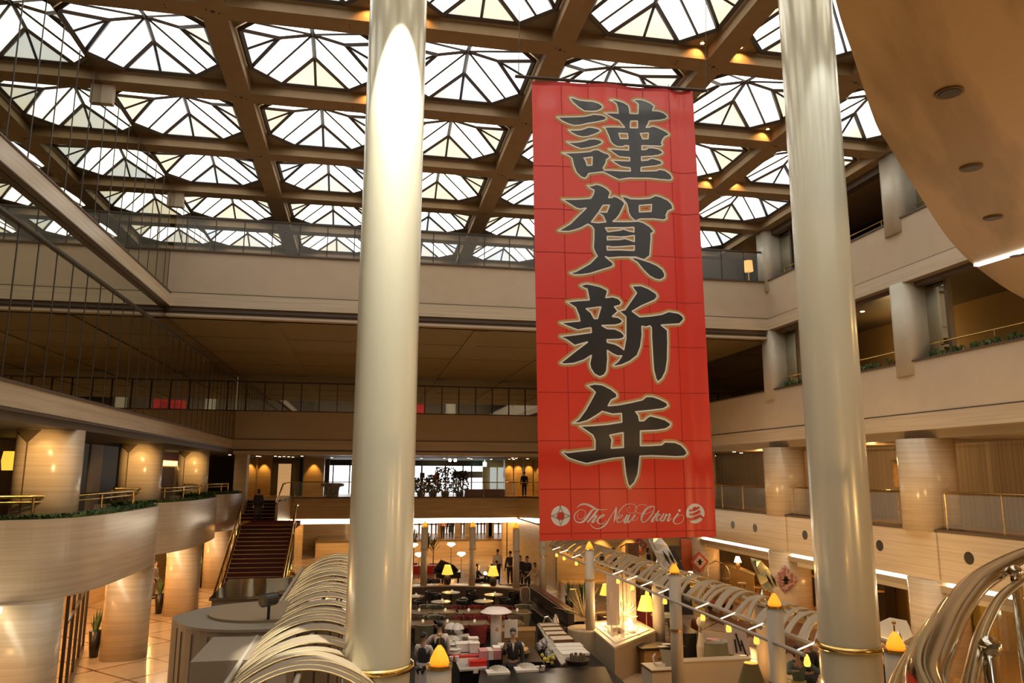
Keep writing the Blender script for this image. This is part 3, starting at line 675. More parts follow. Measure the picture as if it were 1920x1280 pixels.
tag(MB().box(FX(905, 60), FX(912, 60), 59.95, 60, Zr(.55), Zr(.9)).box(FX(908, 60), FX(909, 60), 59.97, 59.99, Zr(.9), Zr(1.05)).build('exit_sign', mat('green_sign_glow', (.4, .9, .6), .5, emit=3, ecol=(.5, 1, .75))), 'small glowing pale green exit sign under the far ceiling', 'sign')
for i, px in enumerate((843, 853)):
    o = MB().ball((FX(px, 56), 56, Zr(.95)), .11, 10, 6).build('spotlight', mat('hot_lamp', (1, .8, .5), .5, emit=25, ecol=(1, .75, .4))); tag(o, ('left' if i == 0 else 'right') + ' one of the twin glaring lamps under the far ceiling', 'light')
rr = random.Random(3)
for kk, (px, Y) in enumerate(((430, 47), (482, 50), (487, 51), (516, 50), (524, 51), (532, 50.5), (541, 51.5), (549, 52), (566, 49), (622, 53), (790, 54), (833, 53), (878, 52), (884, 54), (921, 55), (961, 50), (968, 51), (955, 54), (963, 55), (989, 52), (1340, 40), (1365, 41))):
    downlight(at(px, 862, Y=Y).x, Y, Zr(1.05), 'tiny glowing downlight above the far mid-level balcony, %s from the left' % nth(kk + 1))
DAYL = mat('lobby_daylight_pane', (1, 1, 1), .5, emit=.85, ecol=(.98, .96, .95))
# lower storey beyond the lounge
struct(MB().box(-14, 16.3, 64, 64.2, 0, Zr(-3.0)), 'wall_back', GOLDW)
for k, (a, b, z0, z1) in enumerate(((655, 690, 1.2, 2.6), (765, 800, 1.2, 2.6), (803, 826, 1.2, 2.6), (830, 858, 1.2, 2.6), (862, 876, 1.2, 2.6), (883, 914, 1.2, 2.6), (925, 944, 1.2, 2.75))):
    struct(MB().box(FX(a, 63.9), FX(b, 63.9), 63.85, 63.95, z0, z1), 'window_206', DAYL)
mb = MB()
for px in (668, 680, 776, 788, 797, 811, 819, 833, 839, 845, 851, 866, 871, 889, 896, 903, 909, 935): a = FX(px, 63.8); mb.box(a - .06, a + .06, 63.7, 63.85, 1.15, 2.8)
mb.box(FX(655, 63.8), FX(944, 63.8), 63.7, 63.85, 1.9, 2.0)
struct(mb, 'trim_34', OAK)
for px in (660, 800, 828, 860, 879, 918, 922): a = FX(px, 61); struct(MB().box(a - .22, a + .22, 61, 61.4, 1.15, Zr(-3.0)), 'trim_35', GOLDW)
struct(MB().box(FX(600, 60), FX(955, 60), 58.2, 63.9, 0, 1.15), 'floor', GOLDW)
struct(MB().box(FX(600, 60), FX(955, 60), 58.1, 58.2, 1.1, 1.2), 'trim_31', BRASS)
for (a, b) in ((944, 950), (952, 972), (985, 992), (1003, 1012), (530, 556), (558, 572)):
    xm = pier(a, b, 57, 0, Zr(-3.0), name='trim_32')
for px in (540, 620, 700, 790, 850, 910, 968, 1050, 1150): lamp('POINT', (FX(px, 56.5), 56.3, 2.6), 45, (1, .52, .14), .06)
struct(MB().box(FX(531, 56), FX(541, 56), 55.6, 55.7, 0, 2.2), 'door_4', mat('olive_door', (.12, .10, .07), .5))
struct(MB().box(FX(992, 56), FX(1001, 56), 56.5, 56.6, 0, 2.3), 'door_5', BLACK)
# amber stone flank wall behind the lounge, right of the centre
struct(MB().box(10.2, 10.5, 40.5, 52, 0, Zr(-3.0)).box(10.2, 16.3, 40.3, 40.6, 0, Zr(-3.0)), 'wall_far', GOLDW)
for x in (11, 12.6, 14.2): lamp('SPOT', (x, 39.7, 2.9), 90, (1, .52, .14), .05, to=(x, 40.4, 1.0), cone=85)
struct(MB().box(10.3, XR, 38.6, 40.3, 0, .5), 'floor', GOLDW)
# raised walk under the right gallery with its stone kerb and back wall
struct(MB().box(XR + .1, 24, Y0, 40, 0, .5), 'floor', OAK)
struct(MB().box(20.5, 20.7, Y0, 56, .5, Zr(-3.1)), 'wall_right', mat('amber_room_wall', (.40, .25, .08), .7))
for y in (14, 16.5, 19, 23, 26, 29, 32, 35): lamp('POINT', (18.4, y, 2.75), 55, WARM, .05)
for y in (13, 17, 21.5, 25, 28.5, 32, 36): lamp('SPOT', (14.8, y, 3.0) if 0 else (XR + .55, y + 4.1, 2.85), 90, (1, .58, .2), .05, to=(XR - 2.2, y + 3.8, 0), cone=140)
# closed walls behind and beside the camera, lower storeys
struct(MB().box(-16, 24, -13.2, -13, 0, ZC + 1), 'wall_rear', mat('foyer_wall', (.16, .11, .06), .6))
struct(MB().box(24, 24.2, -13, 66, 0, ZC), 'wall_right', mat('foyer_wall', (.16, .11, .06), .6))
struct(MB().box(-16.2, -16, -13, 66, 0, Zr(1.2)), 'wall_left', mat('foyer_wall', (.16, .11, .06), .6))
# ------------------------------------------------------------------ two pearl columns
for (x, lab) in ((.29, 'left'), (8.33, 'right')):
    t = empty('column', (x, 12.4, 0), 'tall round pearl column with brass collar, %s of the two in front' % lab, 'column')
    MB().lathe((x, 12.4, 0), [(.5, .0), (.5, Zr(10.19))], 72, cap=False).build('shaft', PEARL, t, smooth=True)
    if x < 1: lamp('SPOT', (.45, 10.95, Zr(9.9)), 8000, (1, .97, .86), .05, to=(.32, 12.0, Zr(5.0)), cone=19, blend=.2)
    else: lamp('SPOT', (8.1, 10.95, Zr(9.9)), 420, (.86, .93, 1), .05, to=(8.33, 12.0, Zr(5.6)), cone=22, blend=.6)
    prof = [(.50, -.05), (.55, -.045), (.565, 0), (.55, .045), (.50, .05)]
    MB().lathe((x, 12.4, Zr(-2.9)), prof, 64, cap=False).build('brass_collar', BRASS, t, smooth=True)
    MB().lathe((x, 12.4, 0), [(.62, 0), (.62, .1), (.5, .14)], 48).build('base', TRAV, t)

# ------------------------------------------------------------------ hanging banner
BY = 12.0
A_, B_, C_, D_ = at(998, 151, Y=BY), at(1298, 170, Y=BY), at(1343, 1006, Y=BY), at(1012, 1014, Y=BY)
def bw(p):
    """soft folds of the cloth: depth offset at a point of the banner plane"""
    u = (p.x - A_.x) / (B_.x - A_.x); v = (A_.z - p.z) / (A_.z - D_.z)
    k = .35 + .65 * (1 - v)
    return (.030 * sin(u * 9.0 + .8) + .022 * sin(u * 21 + 1.3 + 2 * v) * (1 - .6 * v)) * k + .05 * math.exp(-((u - .93) / .05) ** 2) * (1 - .3 * v) - .035 * math.exp(-((u - .84) / .06) ** 2) * max(0, 1 - v * 1.2) + .012 * sin(v * 60 + 3 * u) * math.exp(-((v - .05) / .04) ** 2)
def onb(p, lift): return (p.x, BY + bw(p) - lift, p.z)
mb = MB(); NU, NV = 60, 110
for j in range(NV + 1):
    v = j / NV; a = A_.lerp(D_, v); b = B_.lerp(C_, v)
    for i in range(NU + 1):
        p = a.lerp(b, i / NU); mb.v.append((p.x, BY + bw(p), p.z))
for j in range(NV):
    for i in range(NU):
        k = j * (NU + 1) + i; mb.f.append((k, k + 1, k + NU + 2, k + NU + 1))
RED = mat('red_banner_cloth', (.70, .020, .008), .42, kind='noise', col2=(.74, .024, .010), scale=(2, 2, 2), sheen=.3)
RED.node_tree.nodes['Principled BSDF'].inputs['Roughness'].default_value = .34; RED.node_tree.nodes['Principled BSDF'].inputs['Specular IOR Level'].default_value = .95; RED.node_tree.nodes['Principled BSDF'].inputs['Coat Weight'].default_value = .8; RED.node_tree.nodes['Principled BSDF'].inputs['Coat IOR'].default_value = 1.7; RED.node_tree.nodes['Principled BSDF'].inputs['Coat Roughness'].default_value = .3
def translucent(m, w, col):
    nt = m.node_tree; b = nt.nodes['Principled BSDF']; o = nt.nodes['Material Output']
    t = nt.nodes.new('ShaderNodeBsdfTranslucent'); t.inputs[0].default_value = (*col, 1); x = nt.nodes.new('ShaderNodeMixShader'); x.inputs[0].default_value = w
    nt.links.new(b.outputs[0], x.inputs[1]); nt.links.new(t.outputs[0], x.inputs[2]); nt.links.new(x.outputs[0], o.inputs[0])
translucent(RED, .45, (.95, .05, .02))
ban = empty('banner', (3.9, BY, Zr(7)), 'tall red New Year banner with four black brushed characters, hung between the pearl columns', 'banner')
mb.build('cloth', RED, ban, smooth=True)
# seams sewn into the cloth: a grid of slightly darker lines plus hems
SEAM = mat('dark_red_seam', (.40, .012, .010), .6); HEM = mat('red_hem', (.62, .025, .02), .5)
def strip(pts, w, lift, mb, close=False):
    """flat ribbon lying on the banner along image-traced points"""
    P = [at(x, y, Y=BY) for x, y in pts]; ww = w if isinstance(w, list) else [w] * len(P)
    Q = []; WW = []
    m = len(P)
    for i in range(m if close else m - 1):
        a, b = P[i], P[(i + 1) % m]; k = max(1, int((b - a).length / .06))
        for s in range(k): Q.append(a.lerp(b, s / k)); WW.append(ww[i] + (ww[(i + 1) % m] - ww[i]) * s / k)
    if not close: Q.append(P[-1]); WW.append(ww[-1])
    n = len(Q)
    for i in range(n if close else n - 1):
        a, b = Q[i], Q[(i + 1) % n]; d = (b - a)
        if d.length < 1e-6: continue
        d.normalize(); s = Vector((-d.z, 0, d.x)); wa, wb = WW[i] / 2, WW[(i + 1) % n] / 2
        mb.quad(onb(a - s * wa, lift), onb(a + s * wa, lift), onb(b + s * wb, lift), onb(b - s * wb, lift))
        mb.add([onb(a + Vector((cos(q * pi / 3) * wa, 0, sin(q * pi / 3) * wa)), lift) for q in range(6)], [(0, 1, 2, 3, 4, 5)])
mb = MB()
for v in (.134, .29, .43, .575, .715, .858):
    pass
for (xa, ya, xb, yb) in ((999, 309, 1306, 324), (1001, 390, 1310, 402), (1004, 471, 1313, 483), (1005, 558, 1317, 568), (1006, 643, 1322, 652), (1008, 735, 1326, 737), (1010, 826, 1331, 826), (1011, 917, 1336, 915)):
    strip([(xa + 1, ya), (xb - 1, yb)], .014, .0035, mb)
for (xa, xb) in ((1052, 1080), (1102, 1134), (1155, 1186), (1205, 1240), (1253, 1296)):
    strip([(xa, 158), (xb - 8, 1008)], .012, .0035, mb)
mb.build('seam', SEAM, ban)
mb = MB(); strip([(1001, 153.5), (1295, 172)], .06, .004, mb); mb.build('top_hem', HEM, ban)
mb = MB(); strip([(1013.5, 1001), (1341, 994)], .02, .004, mb); mb.build('bottom_hem', HEM, ban)
# the pole it hangs from, with its wires
a, b = at(966, 143, Y=BY), at(1325, 170, Y=BY)
MB().cyl(a, b, .028, n=10).build('pole', MULL, ban)
MB().cyl(a + Vector((.06, 0, 0)), (a.x + .12, 12.15, ZC - .005), .006, n=5).cyl(b - Vector((.02, 0, 0)), (b.x + .2, 12.15, ZC - .005), .006, n=5).build('wire', MULL, ban)

K1 = (1040, 170, 7.113); K2 = (1040, 340, 6.735); K3 = (1040, 525, 6.4); K4 = (1045, 715, 6.244)
SHAPES = [
 (K1, [(205,90),(250,95),(330,125),(420,140),(500,150),(570,180),(615,215),(628,240),(605,270),(550,290),(480,288),(390,275),(310,220),(250,165),(215,120)], []),
 (K1, [(25,355),(120,355),(250,350),(400,345),(470,335),(510,325),(560,335),(620,345),(670,370),(680,390),(650,415),(560,430),(440,440),(340,460),(260,465),(180,445),(100,410)], []),
 (K1, [(180,525),(260,525),(350,520),(400,505),(445,488),(510,500),(570,520),(610,548),(580,570),(520,595),(440,615),(370,618),(300,600),(230,565)], []),
 (K1, [(155,685),(250,688),(340,680),(410,665),(450,650),(530,652),(590,670),(628,695),(615,720),(560,745),(460,765),(350,775),(270,745),(200,710)], []),
 (K1, [(720,148),(770,138),(850,150),(920,165),(980,200),(995,240),(1003,303),(1110,305),(1115,180),(1095,155),(1045,130),(1085,112),(1150,115),(1210,135),(1270,165),(1325,210),(1300,270),(1380,278),(1440,300),(1490,335),(1500,365),(1470,385),(1400,398),(1260,405),(1245,450),(1222,488),(1260,485),(1310,472),(1370,490),(1430,520),(1480,545),(1525,580),(1515,600),(1465,620),(1440,655),(1420,700),(1440,720),(1415,745),(1330,740),(1165,732),(1165,785),(1220,782),(1245,760),(1310,762),(1390,780),(1435,815),(1440,840),(1380,865),(1300,875),(1160,880),(1160,930),(1240,925),(1290,900),(1350,915),(1410,935),(1435,965),(1420,985),(1350,1005),(1240,1015),(1155,1022),(1150,1070),(1250,1070),(1350,1068),(1400,1050),(1470,1065),(1540,1110),(1570,1160),(1550,1190),(1510,1195),(1400,1185),(1250,1168),(1000,1165),(940,1175),(850,1195),(760,1160),(630,1098),(450,1110),(430,1150),(400,1170),(350,1150),(290,1090),(255,1010),(230,900),(180,865),(95,830),(200,828),(330,822),(470,815),(520,795),(570,800),(640,840),(700,860),(730,900),(680,935),(670,985),(635,1045),(650,1075),(850,1075),(1010,1070),(1005,1030),(930,1025),(880,1020),(800,980),(740,940),(830,940),(1000,935),(998,892),(850,890),(780,850),(700,795),(800,795),(985,792),(985,735),(940,735),(900,755),(830,758),(770,735),(730,690),(705,620),(665,530),(630,505),(740,500),(930,490),(890,450),(850,410),(780,390),(640,320),(740,318),(835,315),(825,240),(810,195),(770,165)],
  [[(1015,405),(1105,400),(1110,490),(1010,490)],[(848,580),(970,573),(978,638),(870,645)],[(1145,568),(1250,565),(1245,640),(1175,640),(1160,600)],[(390,900),(495,893),(490,1000),(430,1000),(415,940)]]),
 (K2, [(410,55),(455,62),(520,45),(580,65),(640,100),(690,145),(685,180),(670,218),(710,215),(740,195),(800,215),(850,245),(885,280),(865,320),(840,370),(810,430),(770,480),(725,515),(860,510),(1060,500),(1120,520),(1200,570),(1250,625),(1245,645),(1215,660),(1218,720),(1210,820),(1200,940),(1130,990),(1080,975),(1020,955),(830,960),(680,975),(630,960),(680,1000),(720,1030),(735,1065),(700,1090),(600,1120),(450,1165),(330,1180),(250,1180),(190,1155),(270,1135),(350,1090),(440,1040),(530,950),(500,900),(480,840),(487,720),(487,610),(460,570),(415,543),(330,590),(250,615),(180,632),(110,632),(40,625),(120,580),(200,530),(280,450),(395,340),(320,350),(270,335),(180,280),(90,225),(200,225),(350,222),(450,218),(480,170),(490,120),(440,90)],
  [[(540,408),(595,440),(635,522),(540,530),(460,518)],[(600,315),(680,312),(645,400),(550,395)],[(630,598),(740,595),(850,590),(1000,580),(1000,638),(930,625),(860,603),(820,620),(660,645)],[(655,705),(830,708),(900,700),(1005,683),(1005,760),(930,735),(880,722),(820,738),(655,748)],[(650,828),(720,838),(830,830),(1005,812),(1003,870),(820,868),(655,875)]]),
 (K2, [(840,190),(900,198),(960,218),(1080,220),(1200,213),(1270,178),(1340,195),(1430,240),(1480,290),(1495,345),(1430,375),(1405,430),(1415,465),(1380,490),(1250,475),(1080,475),(1020,500),(960,450),(930,390),(920,330),(905,280),(860,230)], [[(1070,305),(1222,293),(1215,380),(1070,385)]]),
 (K2, [(950,968),(1020,962),(1100,988),(1200,1020),(1290,1060),(1360,1110),(1393,1170),(1385,1215),(1330,1245),(1270,1235),(1190,1190),(1120,1120),(1040,1020)], []),
 (K3, [(305,65),(380,45),(450,60),(540,85),(620,125),(625,150),(605,215),(690,205),(760,225),(800,270),(780,305),(710,325),(755,378),(685,440),(760,450),(815,490),(790,525),(720,545),(560,550),(620,585),(720,590),(790,620),(835,665),(820,700),(760,715),(620,720),(625,750),(720,770),(780,800),(825,835),(850,700),(850,560),(850,440),(765,375),(840,355),(900,270),(980,155),(920,70),(1030,65),(1120,100),(1210,155),(1235,195),(1200,240),(1040,310),(930,375),(1020,440),(1150,430),(1280,410),(1370,375),(1490,395),(1545,430),(1555,470),(1500,525),(1280,540),(1355,600),(1360,750),(1355,960),(1335,1090),(1290,1180),(1235,1225),(1210,1180),(1185,1080),(1175,950),(1160,700),(1158,570),(1140,550),(1095,565),(1045,555),(1050,660),(1030,800),(990,905),(900,975),(800,1020),(710,1038),(690,1025),(760,970),(800,910),(750,915),(690,890),(625,848),(630,950),(618,1090),(590,1140),(535,1165),(470,1130),(425,1060),(415,1000),(435,905),(350,960),(230,1000),(120,1008),(65,995),(150,930),(250,850),(390,745),(310,765),(240,785),(150,720),(65,675),(200,660),(435,630),(430,575),(380,580),(280,600),(150,550),(60,512),(180,500),(300,490),(290,430),(250,330),(145,260),(280,245),(410,240),(385,110),(345,95)],
  [[(375,345),(545,328),(505,465),(470,465),(430,390)]]),
 (K4, [(345,50),(430,30),(520,40),(620,90),(690,145),(695,185),(625,220),(588,285),(700,275),(860,245),(990,215),(1040,175),(1110,175),(1200,205),(1280,245),(1300,285),(1240,320),(1120,335),(915,355),(950,400),(960,460),(1010,458),(1050,420),(1085,400),(1170,420),(1260,445),(1330,490),(1325,520),(1270,555),(1160,572),(970,580),(970,750),(1100,748),(1220,740),(1260,705),(1380,710),(1450,740),(1500,790),(1530,840),(1490,875),(1400,882),(1250,875),(1100,870),(965,875),(955,980),(940,1090),(900,1180),(845,1238),(820,1200),(795,1090),(785,1000),(772,888),(650,900),(480,930),(340,962),(240,935),(130,895),(55,830),(75,820),(120,830),(290,810),(435,795),(435,690),(410,630),(340,580),(255,522),(420,515),(590,500),(750,475),(745,375),(640,385),(520,352),(450,400),(350,460),(260,485),(180,488),(250,440),(330,330),(390,220),(438,128),(400,90)],
  [[(608,630),(765,600),(768,770),(625,780),(635,680)]]),
]
def fill(loops, lift, mb, sub=.09):
    bm = bmesh.new()
    for lp in loops:
        vs = [bm.verts.new(at(x, y, Y=BY)) for x, y in lp]
        for i in range(len(vs)): bm.edges.new((vs[i], vs[(i + 1) % len(vs)]))
    bmesh.ops.triangle_fill(bm, use_beauty=True, use_dissolve=False, edges=bm.edges[:])
    for _ in range(4):
        le = [e for e in bm.edges if e.calc_length() > sub]
        if not le: break
        bmesh.ops.subdivide_edges(bm, edges=le, cuts=1); bmesh.ops.triangulate(bm, faces=[f for f in bm.faces if len(f.verts) > 3])
    bm.verts.index_update()
    mb.add([onb(v.co, lift) for v in bm.verts], [tuple(v.index for v in f.verts) for f in bm.faces]); bm.free()
INK = mat('black_ink', (.012, .009, .009), .32, coat=.5); INK.node_tree.nodes['Principled BSDF'].inputs['Coat Roughness'].default_value = .32; INK.node_tree.nodes['Principled BSDF'].inputs['Coat IOR'].default_value = 1.8; GOLDI = mat('gold_ink', (.60, .36, .11), .5); WHI = mat('white_ink', (.92, .86, .78), .5)
for name, K in (('first_character', K1), ('second_character', K2), ('third_character', K3), ('fourth_character', K4)):
    bk = MB(); wh = MB(); gd = MB()
    for (k, outer, holes) in SHAPES:
        if k is not K: continue
        cv = lambda L: [(k[0] + x / k[2], k[1] + y / k[2]) for x, y in L]
        loops = [cv(outer)] + [cv(h) for h in holes]
        fill(loops, .009, bk)
        for lp in loops: strip(lp, .026, .012, wh, True); strip(lp, .092, .006, gd, True)
    o = bk.build(name, INK, ban); wh.build('white_outline', WHI, o).location = (0, 0, 0); gd.build('gold_outline', GOLDI, o).location = (0, 0, 0)
# hotel name in script and the two round marks
L5 = (1025, 935, 12.387); L6 = (1175, 935, 12.387); sc = 12 / FPX / 12.387
ST = [(L5, [(700,210),(760,150),(860,120),(960,140),(1060,190),(1150,235),(1260,252),(1390,240)], [6,24,38,42,40,24,12,8]),
 (L5, [(1130,230),(1050,260),(990,340),(920,440),(850,520),(760,550),(680,520),(640,440),(660,350),(740,270),(820,250),(890,290),(890,370),(850,440),(780,475),(720,440),(715,380),(750,340)], [20,34,50,54,44,26,18,22,22,14,10,10,10,9,8,8,8,6]),
 (L5, [(1160,270),(1050,420),(940,545)], [40,40,40]), (L5, [(1010,480),(1100,400),(1150,390),(1120,450),(1050,530),(1080,545),(1150,490)], [14,24,34,38,38,24,8]),
 (L5, [(1180,470),(1260,430),(1330,390),(1310,365),(1240,400),(1180,480),(1180,550),(1240,580),(1320,560),(1375,490)], [10,14,18,20,28,34,28,16,10,8]),
 (L5, [(1005,575),(1060,650),(1150,690),(1250,670),(1370,580),(1440,470),(1510,360),(1620,190)], [10,14,16,26,34,24,14,12]), (L5, [(1605,215),(1590,340),(1550,540)], [40,46,14]),
 (L5, [(1550,545),(1620,400),(1700,260),(1780,170),(1860,125),(1930,116)], [8,12,20,20,14,12]),
 (L6, [(0,125),(80,115),(160,130),(220,190),(230,250),(180,310),(100,330),(20,300),(5,240),(30,200),(70,180)], [12,10,10,10,10,8,8,8,8,7,6]),
 (L5, [(1630,460),(1720,430),(1760,390),(1720,370),(1650,430),(1620,500),(1660,545),(1730,520),(1790,460)], [10,14,18,20,30,34,26,14,10]),
 (L5, [(1860,380),(1790,520),(1830,545),(1900,480)], [34,36,30,14]), (L6, [(10,370),(-50,520),(-10,540),(60,400)], [30,34,26,14]), (L6, [(60,370),(10,500),(40,540),(120,460),(180,370),(190,400),(130,480),(160,500),(210,490),(260,425)], [30,38,34,20,26,24,12,10,8,7]),
 (L6, [(470,155),(340,130),(230,180),(180,240),(230,310),(350,345),(450,340),(540,310),(590,270)], [8,10,9,9,9,8,8,8,7]),
 (L6, [(520,250),(560,200),(620,185),(640,220),(600,330),(520,440),(440,520),(380,540),(340,490),(350,400),(400,300),(480,210),(560,170),(630,165),(650,210)], [7,8,9,14,24,26,20,20,34,46,46,36,18,10,8]),
 (L6, [(740,285),(660,400),(580,500),(600,530),(650,480)], [32,38,38,26,12]), (L6, [(640,350),(770,345)], [10,10]),
 (L6, [(800,380),(740,370),(690,450),(700,505),(760,470),(850,360)], [12,26,36,30,14,12]), (L6, [(860,350),(790,490),(820,515),(870,460)], [34,36,24,12]),
 (L6, [(920,355),(890,440),(850,515)], [34,36,36]), (L6, [(870,450),(960,370),(1010,355),(990,420),(950,500),(990,505),(1050,440)], [10,18,30,36,34,22,12]),
 (L6, [(1200,345),(1130,430),(1090,500),(1110,560),(1180,580),(1270,550),(1325,470),(1325,400),(1270,375),(1210,400),(1195,430)], [36,38,32,20,12,10,10,9,8,8,8])]
mb = MB()
for k, pts, w in ST:
    P = catmull([(x, y, ww) for (x, y), ww in zip(pts, w)], 5)
    strip([(k[0] + p.x / k[2], k[1] + p.y / k[2]) for p in P], [max(.004, p.z * sc * 1.15) for p in P], .008, mb)
def disc(cx, cy, rx, ry, k, lift, mb, n=36, holes=()):
    cv = lambda L: [(k[0] + x / k[2], k[1] + y / k[2]) for x, y in L]
    fill([cv([(cx + rx * cos(2 * pi * i / n), cy + ry * sin(2 * pi * i / n)) for i in range(n)])], lift, mb)
disc(1230, 270, 30, 30, L6, .008, mb, 14)
mb.build('script_lettering', WHI, ban)
mb = MB(); disc(325, 395, 224, 237, L5, .006, mb); mb.build('round_mark', WHI, ban)
mb = MB(); disc(1600, 340, 214, 232, L6, .006, mb); mb.build('round_mark', WHI, ban)
mb = MB(); disc(325, 395, 88, 92, L5, .010, mb)
for band in ([(1450,245),(1520,248),(1560,200),(1590,183),(1640,198),(1690,168),(1715,212),(1640,262),(1560,288),(1470,297)], [(1448,338),(1560,332),(1650,292),(1705,256),(1735,312),(1650,362),(1550,388),(1475,382)], [(1383,428),(1500,442),(1620,402),(1730,355),(1760,395),(1830,455),(1780,475),(1730,430),(1700,440),(1600,490),(1450,512),(1395,500)]):
    fill([[(L6[0] + x / L6[2], L6[1] + y / L6[2]) for x, y in band]], .010, mb)
mb.build('mark_red_field', RED, ban)
mb = MB()
for a in ([(320,160),(345,250),(410,340),(545,390)], [(545,400),(420,440),(360,510),(333,612)], [(318,615),(290,500),(220,430),(103,405)], [(103,388),(200,360),(290,270),(315,163)]):
    P = catmull([(x, y, 0) for x, y in a], 6); strip([(L5[0] + p.x / L5[2], L5[1] + p.y / L5[2]) for p in P], .008, .011, mb)
mb.build('mark_grey_line', mat('grey_ink', (.18, .12, .12), .5), ban)
# ------------------------------------------------------------------ round stair over and beside the camera
Ed = [(1.15, 1.75), (1.75, 2.5), (2.38, 3.27), (2.84, 3.77), (3.52, 4.50), (3.89, 4.84), (4.78, 5.64), (6.11, 6.81), (7.44, 7.83), (9.21, 9.0), (11.3, 10.1), (13.6, 11.0), (16.2, 11.8)]
P = catmull([(x, y, 0) for x, y in Ed], 4)
poly = [(p.x, p.y) for p in P] + [(16.2, -3), (1.15, -3), (.9, .5)]
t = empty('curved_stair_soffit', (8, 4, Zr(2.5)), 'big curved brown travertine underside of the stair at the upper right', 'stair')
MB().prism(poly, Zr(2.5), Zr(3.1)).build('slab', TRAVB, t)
dl = MB(); dr = MB(); 
for i, (px, py) in enumerate(((1780, 172), (1821, 313), (1862, 407), (1905, 477))):
    c = at(px, py, Z=Zr(2.5)); q = empty('recessed_downlight', c, 'dark oval recessed downlight in the curved brown soffit, %s from the top' % ('first', 'second', 'third', 'fourth')[i], 'light')
    MB().lathe((c.x, c.y, c.z - .012), [(.085, 0), (.085, .012)], 20).build('ring', mat('dull_brown_metal', (.16, .10, .05), .5, .3), q)
    MB().lathe((c.x, c.y, c.z - .016), [(.068, 0), (.068, .004)], 18).build('well', BLACK, q)
a, b = at(1830, 497, Z=Zr(2.5)), at(1925, 468, Z=Zr(2.5)); d = (b - a).normalized(); s = Vector((-d.y, d.x, 0)) * .035; e = b + d * 3
t = empty('light_slot', a, 'thin white light slot in the curved brown soffit at the right edge', 'light')
mb = MB(); mb.prism([((a + s).x, (a + s).y), ((e + s).x, (e + s).y), ((e - s).x, (e - s).y), ((a - s).x, (a - s).y)], Zr(2.485), Zr(2.5)); mb.build('diffuser', GLOW, t)
# curved handrail with its glass
RP = [(1.02, 1.15), (1.16, 1.42), (1.36, 1.73), (1.75, 2.15), (2.34, 2.74), (3.09, 3.42), (4.30, 4.35), (5.9, 5.35), (7.8, 6.2)]
P = [p + Vector((0, 0, Zr(-.5))) for p in catmull([(x, y, 0) for x, y in RP], 7)]
t = empty('curved_handrail', (2.3, 2.7, Zr(-.5)), 'broad curved polished brass handrail with glass panel at the lower right corner', 'railing')
DBR = mat('polished_bronze', (.50, .38, .20), .10, 1.0)
r = MB(); r.tube(P, .052, 16); r.build('rail', DBR, t, smooth=True)
inn = offset([Vector((p.x, p.y, 0)) for p in P], -.085)
r = MB(); r.tube([q + Vector((0, 0, Zr(-.56))) for q in inn], .022, 10); r.build('inner_rail', mat('pale_brass', (.66, .58, .36), .12, 1.0), t, smooth=True)
o2 = offset([Vector((p.x, p.y, 0)) for p in P], .07)
r = MB(); r.tube([q + Vector((0, 0, Zr(-.545))) for q in o2], .024, 10); r.build('outer_rail', BRASS, t, smooth=True)
g = MB()
for a, b in zip(inn[:-1], inn[1:]): g.quad(a + Vector((0, 0, Zr(-1.5))), b + Vector((0, 0, Zr(-1.5))), b + Vector((0, 0, Zr(-.57))), a + Vector((0, 0, Zr(-.57))))
g.build('glass_panel', mat('olive_tinted_glass', (.15, .135, .045), .04, alpha=.5), t, smooth=True)
for i, (px, py, X, Y) in enumerate(((1856, 1212, 2.00, 2.23), (1902, 1071, 3.43, 3.60))):
    c = Vector((X, Y, at(px, py, Y=Y).z)); rl = min(inn, key=lambda q: (Vector((q.x, q.y, 0)) - Vector((X - .12, Y + .02, 0))).length)
    rl = Vector((rl.x, rl.y, Zr(-.575)))
    MB().cyl(c, c - Vector((0, 0, 1.3)), .026, n=14).ball(c, .034, 14, 10).build('post', CHROME, t, smooth=True)
    m = (c + rl) / 2 - Vector((0, 0, .03))
    r = MB(); r.tube(catmull([c, m, rl], 6), .017, 10); r.build('bracket', CHROME, t, smooth=True)
lamp('POINT', (7.5, 2.2, Zr(-.9)), 170, (1, .60, .24), .08); lamp('POINT', (5.0, .2, Zr(-.9)), 90, (1, .62, .28), .08); lamp('POINT', (11.5, 5.5, Zr(-.9)), 150, (1, .60, .24), .08)  # unseen warm points added below the curved soffit to brighten it
# landing the camera stands on, and the stair edge below
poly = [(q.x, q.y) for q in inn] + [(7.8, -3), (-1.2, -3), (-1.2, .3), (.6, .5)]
tag(MB().prism(poly, Zr(-1.75), Zr(-1.5)).build('stair_landing', TRAVB), 'dark stone landing behind the curved handrail at the lower right corner', 'stair')
